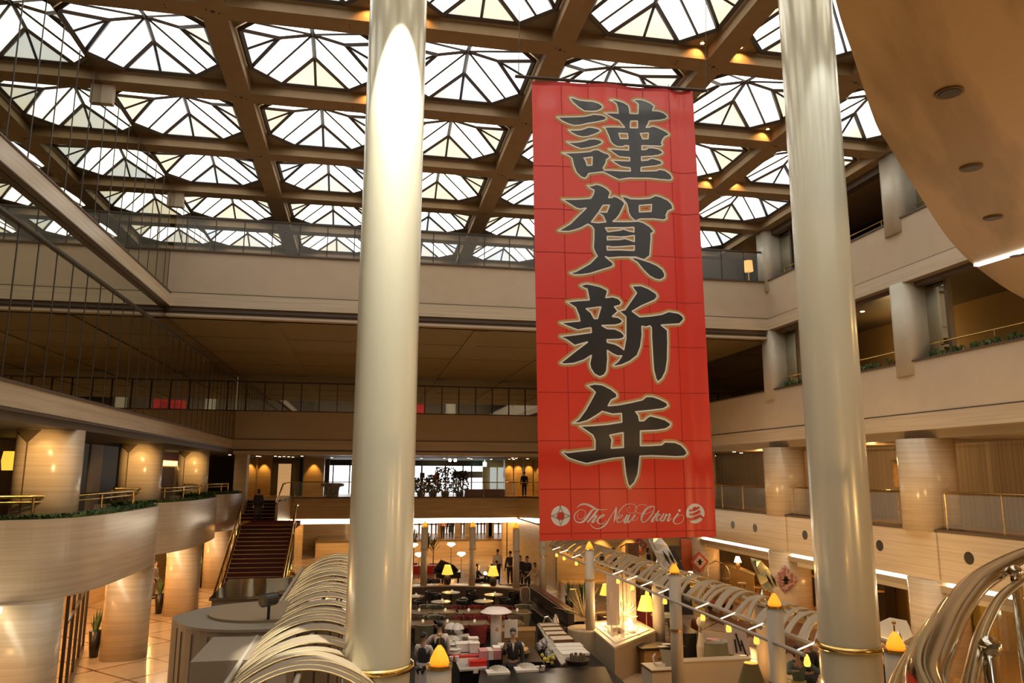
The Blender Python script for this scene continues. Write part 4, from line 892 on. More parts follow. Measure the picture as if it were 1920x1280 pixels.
# ------------------------------------------------------------------ pergola posts with lamp tips
POSTM = mat('pergola_white', (.45, .385, .29), .45)
def amber_post(x, y, z0, zt, lab, big=1.0):
    t = empty('pergola_post', (x, y, z0), lab, 'post')
    MB().lathe((x, y, z0), [(.155 * big, 0), (.155 * big, zt - z0)], 24).build('shaft', POSTM, t, smooth=True)
    zr = z0 + (zt - z0) * .62
    MB().lathe((x, y, zr), [(.155 * big, -.03), (.175 * big, -.03), (.175 * big, .03), (.155 * big, .03)], 24, cap=False).build('brass_ring', mat('dull_brass', (.42, .28, .12), .35, .8), t)
    MB().lathe((x, y, zt), [(.155 * big, 0), (.165 * big, .01), (.165 * big, .05), (.12 * big, .06)], 24).build('collar', BRASS, t)
    MB().lathe((x, y, zt + .055), [(.125 * big, 0), (.115 * big, .06), (.06 * big, .17), (.02 * big, .22)], 20).build('lamp_tip', AMBER, t, smooth=True)
    if y < 11: MB().cyl((x, y, zt + .26), (x, y, zt + .36), .01, n=6).ball((x, y, zt + .39), .028, 8, 6).build('finial', BRASS, t)
    lamp('POINT', (x, y, zt + .75), 5, (1, .5, .12), .03)
    return t
zt = Zr(-2.52)
posts = [(7.8, 13.9, 0, 'white pergola post with glowing amber tip, right foreground beside the lamp with olive shade'), (7.87, 18.9, 0, 'white pergola post with glowing amber tip below the silver ribbon sculpture'),
         (7.52, 25.3, 1.0, 'white pergola post with amber tip standing on the round pedestal'), (7.7, 33.0, .9, 'slim pergola post just below the left corner of the banner'),
         (7.0, 35.4, .9, 'pergola post on the curved wall, nearest the banner'), (5.13, 36.6, .9, 'pergola post on the curved wall between the two yellow lamps'),
         (2.88, 36.95, .9, 'pergola post on the curved wall beside the left pearl column'), (1.0, 10.0, 0, 'pergola post whose large amber tip rises at the bottom edge'),
         (7.25, 9.75, 0, 'pergola post with amber tip between the right pearl column and the curved handrail')]
for x, y, z0, lab in posts: amber_post(x, y, z0, zt + (0.12 if y < 11 else 0), lab)
for i, (x, y) in enumerate(((9.9, 13.2), (9.95, 18.3), (9.95, 25.4), (-2.18, 18.7), (-2.2, 25.9))):
    t = empty('cone_post', (x, y, 0), 'shorter white pergola post with pointed metal cone, %s' % ('beside the handrail', 'right of the ribbon sculpture over the bar', 'behind the arched trellis centre', 'in front of the round kiosk', 'near the foot of the red stair')[i], 'post')
    z = Zr(-3.28); MB().lathe((x, y, 0), [(.2, 0), (.2, z)], 20).build('shaft', POSTM, t, smooth=True)
    MB().lathe((x, y, z), [(.15, 0), (.01, .42)], 16).build('cone_tip', CHROME if i < 3 else BRASS, t, smooth=True)
# arched trellis roofs
SLAT = mat('trellis_slat', (.40, .31, .20), .4); SLATG = mat('trellis_gold_edge', (.78, .58, .28), .25, .9)
def trellis(x0, x1, ya, yb, zs, rise, label, skew, step=.32):
    t = empty('arched_trellis', ((x0 + x1) / 2, (ya + yb) / 2, zs), label, 'trellis')
    y = ya; k = 0; rr = random.Random(5); xa = x0 + (.34 if x0 > 3 else 0)
    while y < yb:
        m = 16; pts = []
        sk = skew * (1 + .25 * sin(k * 1.7))
        for i in range(m + 1):
            u = i / m; a = pi * u; pts.append(Vector((xa + (x1 - xa) * u, y + sk * sin(a * .5) + .1 * sin(k * 2.3 + u * 3), zs + rise * sin(a) ** .8)))
        w = .095
        V = []; 
        for p in pts: V += [(p.x, p.y - w, p.z), (p.x, p.y + w, p.z + .01), (p.x, p.y + w, p.z + .035), (p.x, p.y - w, p.z + .025)]
        F = []
        for i in range(m):
            for q in range(4): F.append((i * 4 + q, i * 4 + (q + 1) % 4, (i + 1) * 4 + (q + 1) % 4, (i + 1) * 4 + q))
        b = MB(); b.add(V, F); o = b.build('slat', SLAT, t)
        g = MB(); g.tube([p + Vector((0, -w - .008, .02)) for p in pts], .012, 5); g.build('gold_edge', SLATG, o).location = (0, 0, 0)
        y += step; k += 1
    mb = MB()
    for (x, z) in ((x0, zs), (x0 + (.34 if x0 > 3 else 0), zs + .12), (x1, zs), ((x0 + x1) / 2, zs + rise - .06)): mb.cyl((x, ya - .2, z), (x, yb, z), .038, n=8)
    mb.build('long_rail', POSTM, t)
    return t
trellis(-1.85, .30, 10.6, 25.5, Zr(-3.1), .50, 'long arched slatted trellis roof left of the lounge, half hidden by the pearl column', .55)
trellis(7.7, 9.9, 13.0, 33.2, Zr(-3.12), .34, 'long arched slatted trellis roof right of the lounge, under the banner', 1.1)
MB_ = MB().box(-1.2, .25, 10.2, 10.3, Zr(-3.2), Zr(-2.75)).box(.12, .25, 10.2, 10.3, 0, Zr(-3.2))
tag(MB_.build('trellis_end_frame', POSTM), 'white end frame of the left trellis at the foot of the pearl column', 'trellis')
# hanging amber glass lamps along the right trellis
used = []; root = empty('pendant_lamp', (0, 0, 0), cat='lamp')
MB().cyl((-.17, 0, 0), (.17, 0, .11), .013, n=6).build('lit_arm', mat('hot_white_bar', (1, .9, .7), .4, emit=2.0, ecol=(1, .8, .5)), root)
MB().lathe((0, 0, -.36), [(.05, .08), (.062, .13), (.04, .23), (.015, .28)], 12).build('amber_bell', mat('amber_bell_lit', (.9, .45, .1), .3, emit=1.3, ecol=(1, .42, .06)), root, smooth=True)
Yl = [13.0, 14.8, 16.0, 17.3, 19.6, 20.9, 22.1, 23.4, 26.4, 28.2, 30.0, 31.2]
for i, y in enumerate(Yl):
    place(root, used, (7.87, y, Zr(-3.08)), 0, 'amber bell lamp under the right trellis, %s from the near end' % ('first', 'second', 'third', 'fourth', 'fifth', 'sixth', 'seventh', 'eighth', 'ninth', 'tenth', 'eleventh', 'farthest')[i], 'amber bell lamps along the right trellis')
    if i % 2 == 0: lamp('POINT', (7.87, y, Zr(-3.65)), 9, (1, .55, .15), .03)
# twisted ribbon sculptures on rods above two posts
for j, (x, y, m, lab) in enumerate(((7.87, 18.9, mat('silver_ribbon', (.72, .75, .76), .35, .3), 'twisted silver ribbon sculpture poised above a pergola post, just below the banner'), (7.8, 13.9, mat('pale_gold_ribbon', (.60, .55, .33), .35, .3), 'twisted pale gold ribbon sculpture poised above a pergola post, right of the bar'))):
    t = empty('ribbon_sculpture', (x, y, Zr(-2.0)), lab, 'sculpture')
    c = at((1247, 1437)[j], (1040, 1082)[j], Y=y); s = (1.0, .92)[j] * y / 18.9
    MB().cyl((x, y, zt + .27), (c.x + .02 * s, y, c.z - .15 * s), .008, n=5).build('rod', CHROME, t)
    mb = MB()
    for q, off in enumerate((0, .13)):
        pl = [(-.42, .50), (-.30, .40), (-.14, .17), (.0, -.12), (.12, -.30)] if True else 0
        V = []
        for i, (u, v) in enumerate(pl):
            w = (.08, .20, .24, .22, .24)[i]; tw = (.9, .5, .1, -.5, -.1)[i]
            V += [(c.x + (u + off * .9) * s - w * s * .7, y - .1 * tw, c.z + (v - off * .25) * s - w * s * .35), (c.x + (u + off * .9) * s + w * s * .4, y + .1 * tw, c.z + (v - off * .25) * s + w * s * .45)]
        n = len(pl); mb.add(V + [(a, b + .012, z) for a, b, z in V], [(2 * i, 2 * i + 1, 2 * i + 3, 2 * i + 2) for i in range(n - 1)] + [(2 * n + 2 * i + 2, 2 * n + 2 * i + 3, 2 * n + 2 * i + 1, 2 * n + 2 * i) for i in range(n - 1)])
    mb.build('ribbon', m, t)
    mb = MB()
    for q in range(2):
        a0, b0 = c + Vector((-.12 + .15 * q, -.06, .14)) * s, c + Vector((.10 + .12 * q, -.06, -.26)) * s
        a0.y = b0.y = y - .12; d = Vector((.035, 0, .02)) * s
        mb.quad(a0, (a0 + b0) / 2 - d, b0, (a0 + b0) / 2 + d)
    mb.build('dark_inlay', BLACK, t)

# ------------------------------------------------------------------ kiosk at lower left
KB = mat('kiosk_beige', (.27, .20, .13), .6, kind='noise', col2=(.30, .23, .15), scale=(3, 3, 3)); KT = mat('kiosk_top', (.27, .22, .155), .6)
t = empty('round_kiosk', (-2.3, 16.4, 0), 'grey-beige round kiosk with a brown disc roof at the lower left', 'kiosk')
kc = Vector((-1.95, 16.9, 0)); zk = Zr(-2.9)
MB().lathe(kc, [(1.6, 0), (1.6, zk)], 48).build('drum', KB, t)
mb = MB()
for k in range(24):
    a = 2 * pi * k / 24; mb.lathe((kc.x + 1.6 * cos(a), kc.y + 1.6 * sin(a), 0), [(.022, .1), (.022, zk - .1)], 6)
mb.build('panel_joints', mat('joint_brown', (.12, .085, .05), .5), t)
MB().lathe(kc, [(1.63, zk), (1.63, zk + .05), (1.2, zk + .06)], 48).build('roof_rim', KT, t)
MB().lathe((kc.x + .05, kc.y + .05, 0), [(1.12, zk + .06), (1.12, zk + .11)], 40).build('roof_disc', mat('roof_disc_brown', (.30, .21, .12), .6), t)
MB().box(-2.62, -1.15, 13.4, 15.3, 0, zk - .06).build('square_wing', mat('kiosk_wing', (.29, .22, .15), .6), t)
MB().lathe((kc.x - 1.15, kc.y + .75, 0), [(.75, 0), (.75, zk - .08)], 30).build('side_drum', KB, t)
t = empty('glass_canopy', (-2.9, 21.7, Zr(-3)), 'bluish grey reflecting glass canopy roof before the red stair', 'canopy')
MB().prism([(-3.6, 20.1), (-3.72, 23.6), (-1.95, 23.6), (-1.9, 21.0), (-2.5, 20.3)], Zr(-3.06), Zr(-3.0)).build('glass_roof', mirror_mat('blue_grey_glass', (.50, .54, .56), .12), t)
MB().prism([(-3.55, 20.2), (-3.65, 23.5), (-2.05, 23.5), (-1.98, 21.0), (-2.5, 20.4)], 0, Zr(-3.07)).build('canopy_body', KB, t)
t = empty('spotlight', (-1.62, 15.9, Zr(-2.7)), 'black cylindrical spotlight beside the round kiosk roof', 'light')
c = at(505, 1124, Y=15.9); MB().cyl(c + Vector((-.1, -.14, 0)), c + Vector((.08, .12, 0)), .12, n=16).build('housing', BLACK, t); MB().cyl(c + Vector((-.105, -.15, 0)), c + Vector((-.1, -.135, 0)), .085, n=16).build('lens', STEEL, t)
MB().cyl(c - Vector((0, 0, .1)), (c.x, c.y, zk), .03, n=8).build('stem', BLACK, t)
t = empty('spotlight', (7.9, 24.6, Zr(-2.6)), 'round silver floodlight clamped on the trellis beside the pedestal post', 'light')
c = at(1129, 1046, Y=24.5); MB().cyl(c, c + Vector((.05, .2, .02)), .10, n=16).build('housing', STEEL, t); MB().cyl(c + Vector((-.003, -.012, 0)), c, .075, n=14).build('lens', BLACK, t)
MB().cyl(c + Vector((.03, .1, -.02)), (8.04, 24.6, Zr(-3.0)), .03, n=8).build('stem', STEEL, t)

# ------------------------------------------------------------------ lobby planters on the left
pot = empty('tall_planter', (0, 0, 0), cat='planter')
MB().lathe((0, 0, 0), [(.13, 0), (.21, .85), (.19, .85), (.17, .8)], 18).build('pot', BLACK, pot, smooth=True)
mb = MB(); rr = random.Random(4)
for k in range(16):
    a = rr.uniform(0, 6.28); l = rr.uniform(.05, .2); h = rr.uniform(.45, .8); c = Vector((cos(a) * .06, sin(a) * .06, .82)); tp = c + Vector((cos(a) * l, sin(a) * l, h)); s = Vector((-sin(a), cos(a), 0)) * .045; m = (c + tp) / 2
    mb.add([c - s * .5, m - s, tp, m + s, c + s * .5], [(0, 1, 2, 3, 4)])
mb.build('upright_leaves', LEAF, pot)
used = []
for (px, py, lab) in ((175, 1232, 'tall black planter with upright leaves beside the shop front'), (297, 1150, 'tall black planter with upright leaves between second and third lobby columns'), (373, 1102, 'tall black planter with upright leaves beyond the third lobby column'), (1068, 1155, 'black planter with spiky plant behind the dark green lamp'), (1094, 1158, 'black planter with forked spiky plant left of the pedestal post')):
    c = at(px, py, Z=0.0); place(pot, used, c, R.uniform(0, 6), lab)
# ------------------------------------------------------------------ lounge floor and its curved wall
LZ = .35
LF = mat('dark_lounge_carpet', (.022, .017, .013), .75)
LW = [(.9, 35.9), (1.9, 36.7), (2.88, 36.95), (4.0, 36.95), (5.13, 36.6), (6.2, 36.05), (7.0, 35.4), (7.5, 34.4), (7.68, 33.0), (7.72, 31.0), (7.72, 27.1)]
P = catmull([(x, y, 0) for x, y in LW], 5); In = offset(P, -.28); Ou = offset(P, .28)
struct(MB().prism([(q.x, q.y) for q in In] + [(7.1, 12.2), (.95, 12.2), (-.1, 14), (-.1, 34)], 0, LZ), 'floor', LF)
def ribbonwall(name, m, A, B, z0, z1):
    mb = MB(); n = len(A)
    for k in range(n - 1):
        mb.add([(A[k].x, A[k].y, z0), (A[k + 1].x, A[k + 1].y, z0), (B[k + 1].x, B[k + 1].y, z0), (B[k].x, B[k].y, z0), (A[k].x, A[k].y, z1), (A[k + 1].x, A[k + 1].y, z1), (B[k + 1].x, B[k + 1].y, z1), (B[k].x, B[k].y, z1)],
               [(3, 2, 1, 0), (4, 5, 6, 7), (0, 1, 5, 4), (2, 3, 7, 6)])
    return struct(mb, name, m)
ribbonwall('wall_lounge', mat('lounge_wall_brown', (.08, .045, .025), .5), In, Ou, 0, .86)
ribbonwall('trim_33', mat('amber_ledge', (.48, .33, .17), .25), offset(P, -.32), offset(P, .32), .86, .92)

# ---- table lamps
def table_lamp(loc, label, shade=SHADE, base=BLACK, s=1.0, h=.78, tall=0, power=14, topglow=True):
    t = empty('table_lamp', loc, label, 'lamp'); x, y, z = loc
    if tall: MB().cyl((x, y, z), (x, y, z + tall), .02, n=8).lathe((x, y, z), [(.14, 0), (.14, .03)], 16).build('stand', BRASS, t)
    else: MB().lathe((x, y, z), [(.09 * s, 0), (.13 * s, .04 * s), (.15 * s, .22 * s), (.08 * s, .36 * s), (.03 * s, .42 * s)], 18).build('urn_base', base, t, smooth=True)
    zb = z + (tall or .40 * s)
    MB().lathe((x, y, zb), [(.24 * s, 0), (.12 * s, .36 * s)], 24, cap=False).build('lamp_shade', shade, t, smooth=True)
    MB().ball((x, y, zb + .12 * s), .05 * s, 8, 6).build('bulb', DOT, t)
    lamp('POINT', (x, y, zb + .45 * s), power, WARM, .03)
    return t
c1 = at(845, 1095, Z=.93); c2 = at(928, 1097, Z=.93)
table_lamp((4.0, 36.95, .92), 'yellow shaded lamp with dark urn base on the curved wall, left one', s=1.15); table_lamp((6.05, 36.12, .92), 'yellow shaded lamp with dark urn base on the curved wall, right one', s=1.15)
OL = mat('olive_shade', (.16, .13, .05), .8)
q = at(1410, 1290, Y=17.6); table_lamp((q.x, 17.6, .55), 'large olive lamp with bright top opening at the end of the cream divider', OL, s=1.35, tall=.62, power=25)
tag(MB().cb((q.x, 17.6, .275), (.7, .7, .55)).build('side_table', WOOD), 'small wooden table carrying the large olive lamp', 'table')
q = at(1075, 1150, Z=.8); table_lamp((q.x, q.y, .75), 'dark green lamp with glowing top beyond the booth bench', OL, s=1.1, tall=.55, power=16)
tag(MB().lathe((q.x, q.y, 0), [(.4, 0), (.4, .03), (.05, .06), (.05, .7), (.45, .72), (.45, .75)], 20).build('round_table', WOOD), 'dark round table under the dark green lamp', 'table')
q = at(1137, 1112, Y=29); table_lamp((q.x, 29, .75), 'yellow shaded lamp left of the hanging acrylic panels', s=1.1, tall=.75)
tag(MB().cb((q.x, 29, .375), (.6, .6, .75)).build('side_table', WOOD), 'dark square table under the yellow lamp left of the acrylic panels', 'table')
q = at(1226, 1150, Y=24.9); q2 = q; table_lamp((q.x, 25.6, .8), 'large yellow shaded lamp right of the icy fountain', s=1.3, tall=.7)
tag(MB().cb((q.x, 25.6, .4), (.55, .55, .8)).build('side_table', BLACK), 'black square table under the large yellow lamp right of the fountain', 'table')

# ---- seats and tables, built once and copied
def tub(name, fab, frame=None, w=.62):
    t = empty(name, (0, 0, 0), cat='chair')
    MB().box(-w / 2 + .04, w / 2 - .04, -w / 2 + .02, w / 2 - .08, .26, .44).build('seat', fab, t, bevel=.03)
    P = [Vector((w / 2 * cos(a), w / 2 * sin(a), 0)) for a in [radians(v) for v in range(-15, 196, 15)]]
    mb = MB(); n = len(P)
    V = [(p.x, p.y, z) for z in (.2, .76) for p in P] + [(p.x * .84, p.y * .84, z) for z in (.2, .76) for p in P]
    F = []
    for k in range(n - 1): F += [(k, k + 1, n + k + 1, n + k), (2 * n + k, 3 * n + k, 3 * n + k + 1, 2 * n + k + 1), (n + k, n + k + 1, 3 * n + k + 1, 3 * n + k), (k, 2 * n + k, 2 * n + k + 1, k + 1)]
    F += [(0, n, 3 * n, 2 * n), (n - 1, 3 * n - 1, 4 * n - 1, 2 * n - 1)]
    mb.add(V, F); mb.build('backrest', fab, t)
    if frame: MB().tube([Vector((p.x * 1.01, p.y * 1.01, .77)) for p in P], .014, 6).build('back_rim', frame, t)
    for sx in (-1, 1):
        for sy in (-1, 1): MB().cyl((sx * w * .34, sy * w * .30, 0), (sx * w * .34, sy * w * .30, .27), .018, n=6).build('leg', WOOD, t)
    return t
tb = {k: (tub('tub_chair', m, fr), []) for k, m, fr in (('grey', GREENF, mat('pale_rim', (.40, .33, .22), .4)), ('brown', BROWNF, None), ('red', REDF, None), ('black', BLACK, None))}
def chair(k, x, y, z, deg, label, group=None): return place(tb[k][0], tb[k][1], (x, y, z), radians(deg), label, group)
ordn = ('first', 'second', 'third', 'fourth', 'fifth', 'sixth', 'seventh', 'eighth', 'ninth', 'tenth', 'eleventh')
k = 0
for px in (772, 788, 812, 826, 872, 893, 912, 948, 964, 976):
    Y = 37.75 if px < 940 else 37.2; c = at(px, 1090, Y=Y)
    chair('grey', c.x, Y, .0 if 0 else .08, 180, 'low grey-green tub chair back seen over the curved wall, %s from the left' % ordn[k], 'tub chairs behind the curved wall'); k += 1
def tbl(name, round_, w, top, m2=BLACK):
    t = empty(name, (0, 0, 0), cat='table')
    if round_: MB().lathe((0, 0, .66), [(w / 2 - .02, 0), (w / 2, .015), (w / 2, .03), (w / 2 - .01, .04)], 32).build('tabletop', top, t, smooth=False)
    else: MB().box(-w / 2, w / 2, -w * .42, w * .42, .66, .70).build('tabletop', top, t, bevel=.01)
    MB().lathe((0, 0, 0), [(.24, 0), (.24, .02), (.035, .05), (.035, .66)], 14).build('pedestal', m2, t)
    return t
TT = mat('pale_table_top', (.46, .38, .22), .25); TW = mat('wood_table_top', (.19, .115, .05), .35)
rt = tbl('round_table', True, .80, TT); ru = []; sq = tbl('square_table', False, .95, TW); su = []
jar = empty('candle_jar', (0, 0, 0), cat='candle'); MB().lathe((0, 0, 0), [(.035, 0), (.045, .05), (.035, .1)], 12).build('glass', mat('frosted_jar', (.7, .65, .55), .4, emit=.25, ecol=(1, .8, .5)), jar); MB().lathe((0, 0, .1), [(.035, 0), (.035, .015)], 10).build('lid', STEEL, jar); ju = []
def seat_around(kind, x, y, degs, r, lab):
    for d in degs:
        a = radians(d); chair(kind, x + cos(a) * r, y + sin(a) * r, LZ, d - 90, lab % {0: 'right', 90: 'far', 180: 'left', 270: 'near', 45: 'far right', 135: 'far left', 225: 'near left', 315: 'near right'}[d % 360])
for (px, py, lab) in ((925.5, 1113.8, 'beyond the others, on the right'), (906.7, 1126, 'with bright top, right of centre'), (845.4, 1109.8, 'below the left yellow lamp'), (778, 1116.6, 'half hidden by the left pearl column'), (827, 1127, 'with bright top, left of centre')):
    c = at(px, py, Z=LZ + .70); place(rt, ru, (c.x, c.y, LZ), 0, 'round pale lounge table %s' % lab)
    place(jar, ju, (c.x + .05, c.y, LZ + .70), 0, 'small candle jar on the round table %s' % lab)
    seat_around('black', c.x, c.y, (0, 180), .78, 'dark tub chair %s of the round table ' + lab)
for r_, (py, L) in enumerate(((1145.5, (786, 835, 879, 925, 970)), (1166.5, (793, 839, 890, 955)))):
    for i, px in enumerate(L):
        c = at(px, py, Z=LZ + .70); row = ('back', 'front')[r_]; lab = '%s row, %s from left' % (row, ordn[i])
        place(sq, su, (c.x, c.y, LZ), 0, 'square wooden lounge table in the ' + lab)
        place(jar, ju, (c.x, c.y + .02, LZ + .70), 0, 'small candle jar on the square table in the ' + lab)
        kinds = (('brown', 'grey'), ('grey', 'brown'), ('red', 'red'), ('red', 'brown'), ('red', 'grey'))[i]
        chair(kinds[0], c.x - .32, c.y + .72, LZ, 0, '%s tub chair, left seat behind square table, %s' % (kinds[0], lab)); chair(kinds[1], c.x + .36, c.y + .72, LZ, 0, '%s tub chair, right seat behind square table, %s' % (kinds[1], lab))
        chair(kinds[1], c.x, c.y - .66, LZ, 180, '%s tub chair before a square table, %s' % (kinds[1], lab))
# upright pale framed chair
def upright(loc, deg, label, fab, frame):
    t = empty('upright_chair', loc, label, 'chair', rz=radians(deg)); Q = lambda mb, n, m: setattr(mb.build(n, m, t), 'location', (0, 0, 0))
    Q(MB().box(-.22, .22, -.22, .2, .42, .48), 'seat', fab)
    pts = [Vector(p) for p in ((-.17, .2, .48), (-.2, .23, .75), (-.16, .26, .98), (0, .27, 1.02), (.16, .26, .98), (.2, .23, .75), (.17, .2, .48))]
    Q(MB().tube(catmull(pts, 4), .018, 6), 'back_frame', frame)
    Q(MB().add([p + Vector((0, .005, 0)) for p in pts] + [p + Vector((0, .025, 0)) for p in pts], [tuple(range(7)), tuple(range(13, 6, -1))]), 'back_pad', fab)
    for sx in (-1, 1):
        for sy in (-1, 1): Q(MB().cyl((sx * .19, sy * .18, .43), (sx * .21, sy * .2, 0), .016, n=6), 'leg', frame)
    return t
c = at(987, 1150, Z=LZ); upright((c.x, c.y, LZ), 0, 'upright chair with thin pale frame before the curved wall, right of the round tables', BROWNF, mat('pale_chair_frame', (.5, .42, .28), .4))
# booth bench
t = empty('booth_bench', (7.0, 28.5, LZ), 'long black leather booth bench running towards the curved wall', 'bench')
LEA = mat('black_leather', (.018, .012, .010), .35)
MB().box(6.75, 7.35, 26.9, 33.2, LZ, .80).build('seat', LEA, t, bevel=.04); MB().box(7.15, 7.42, 26.9, 33.2, .8, 1.32).build('backrest', LEA, t, bevel=.05); MB().box(7.14, 7.44, 26.9, 33.2, 1.30, 1.35).build('cap_rail', mat('maroon_wood', (.10, .02, .015), .3), t)

# ------------------------------------------------------------------ buffet counters
def counter(name, poly, z1, label, body, top, z0=LZ, lip=.04):
    t = empty(name, (poly[0][0], poly[0][1], z0), label, 'counter'); cx = sum(p[0] for p in poly) / len(poly); cy = sum(p[1] for p in poly) / len(poly)
    MB().prism(poly, z0, z1 - .04).build('body', body, t)
    MB().prism([(cx + (x - cx) * 1.04, cy + (y - cy) * 1.04) for x, y in poly], z1 - .04, z1).build('worktop', top, t); return t
MAR = mat('pale_marble_top', (.55, .50, .44), .2, kind='noise', col2=(.40, .36, .31), scale=(4, 4, 4))
ZB = LZ + .92
pq = lambda *L: [tuple(at(x, y, Z=ZB))[:2] for x, y in L]
counter('buffet_counter', pq((1008, 1170), (1040, 1168), (1092, 1228), (1052, 1243)), ZB, 'long marble-topped buffet counter right of the man in the black suit', BLACK, MAR)
counter('wood_counter', pq((925, 1177), (1003, 1174), (1003, 1181), (925, 1184)), ZB, 'amber wooden counter with brown front panel, centre of the lounge', OAK, OAK)
counter('buffet_counter', pq((836, 1194), (878, 1188), (912, 1250), (862, 1254)), ZB, 'left buffet counter crowded with white dishes beside the waiter', BLACK, MAR)
counter('dark_counter', pq((905, 1256), (1130, 1250), (1150, 1290), (900, 1290)), ZB, 'black foreground counter along the bottom edge', BLACK, BLACK)
counter('dark_counter', pq((975, 1213), (1000, 1213), (1018, 1240), (985, 1240)), ZB, 'small black counter right of the man in the black suit', BLACK, BLACK)
CH = mat('white_china', (.72, .66, .58), .25); REDL = mat('red_lacquer', (.55, .02, .015), .25)
def at2(px, py, dz=0): c = at(px, py, Z=ZB + dz); return c.x, c.y, ZB + dz
def item(name, mb_fn, loc, label, cat, parts=()):
    t = empty(name, loc, label, cat)
    for (n, mb, m) in mb_fn: o = mb.build(n, m, t, smooth=False); o.location = (0, 0, 0)
    return t
# four tray boxes and cloths on the right counter
for i, (px, py) in enumerate(((1031, 1174), (1037, 1182), (1043, 1190), (1053, 1200))):
    x, y, z = at2(px, py); o = item('serving_tray', [('tray', MB().box(-.3, .3, -.28, .28, 0, .05 + .02 * (i == 3)), CREAM), ('rim', MB().box(-.31, .31, -.3, -.28, 0, .08).box(-.31, .31, .28, .3, 0, .08), WOOD)], (x, y, z), 'cream serving tray on the right buffet counter, %s from the far end' % ordn[i], 'tray')
for i, (px, py) in enumerate(((1066, 1212), (1070, 1219), (1077, 1226))):
    x, y, z = at2(px, py); item('folded_cloth', [('cloth', MB().box(-.38, .38, -.2, .2, 0, .06), CLOTHW)], (x, y, z), 'folded white cloth on the near half of the right buffet counter, %s' % ordn[i], 'cloth')
x, y, z = at2(1035, 1172); item('silver_kettle', [('body', MB().lathe((0, 0, 0), [(.10, 0), (.12, .1), (.07, .24), (.03, .34)], 16), STEEL), ('spout', MB().tube([(-.1, 0, .1), (-.25, 0, .28), (-.36, 0, .26), (-.40, 0, .1)], .018, 6), STEEL)], (x + .12, y, z), 'tall silver coffee pot with arched spout at the far end of the right buffet counter', 'pot')
rr = random.Random(9)
for i, (px, py) in enumerate(((1018, 1205), (1032, 1222))):
    x, y, z = at2(px, py - 8); mb = MB()
    for k in range(14):
        a = rr.uniform(0, 6.28); r_ = rr.uniform(.02, .2); h = rr.uniform(.1, .38); c = Vector((cos(a) * r_, sin(a) * r_, h)); s = rr.uniform(.06, .11)
        for q in range(5):
            b = q * 2 * pi / 5 + a; u = Vector((cos(b), 0, sin(b))) * s; v = Vector((cos(b + .6), .3, sin(b + .6))) * s * .7; mb.add([c, c + v, c + u, c + Vector((cos(b - .6), -.3, sin(b - .6))) * s * .7], [(0, 1, 2, 3)])
    item('orchid_vase', [('petals', mb, mat('white_petals', (.8, .74, .66), .7)), ('stem', MB().cyl((0, 0, -.05), (0, 0, .35), .012, n=5).lathe((0, 0, -.55), [(.06, 0), (.05, .5)], 10), BLACK)], (x, y, z - .35 + .35 * 0), 'white orchid blossoms in a vase, %s of two left of the marble counter' % ('farther', 'nearer')[i], 'flowers')
# mushroom shaped white stand
x, y, z = at2(930, 1200); item('carving_station_lamp', [('pedestal', MB().lathe((0, 0, -.70), [(.2, 0), (.2, .70)], 16), BLACK), ('white_hood', MB().lathe((0, 0, 1.0), [(.02, .16), (.3, .12), (.46, .02), (.42, 0), (.2, .03)], 28, cap=False), mat('white_hood', (.78, .68, .60), .5)), ('frosted_column', MB().lathe((0, 0, 0), [(.16, 0), (.17, .5), (.15, 1.04)], 18), mat('frosted_acrylic', (.55, .48, .42), .3)), ('emblem', MB().ball((0, -.165, .55), (.05, .01, .06), 10, 6), OAK)], (x, y, z - .22), 'white mushroom-shaped stand with frosted column in the centre of the lounge', 'stand')
x, y, z = at2(958, 1196); item('menu_board', [('card', MB().box(-.2, .2, -.02, .02, .02, .52), CH), ('foot', MB().box(-.2, .2, -.1, .1, 0, .02), WOOD)], (x, y, z), 'blank white standing card right of the mushroom stand', 'sign')
x, y, z = at2(958, 1208); item('linen_basket', [('linen', MB().box(-.36, .36, -.2, .2, .05, .12), CLOTHW), ('basket', MB().box(-.3, .38, -.24, .24, 0, .06), BROWNF)], (x, y, z - .1), 'basket under white linen right of the mushroom stand', 'basket')
item('glass_cloche', [('dome', MB().ball((0, 0, .1), (.09, .09, .11), 14, 10), CHROME), ('knob', MB().cyl((0, 0, .2), (0, 0, .28), .02, n=8), BRASS)], (at(933, 1172, Z=ZB).x, at(933, 1178, Z=ZB).y, ZB), 'shiny glass dome above the mushroom stand', 'glass')
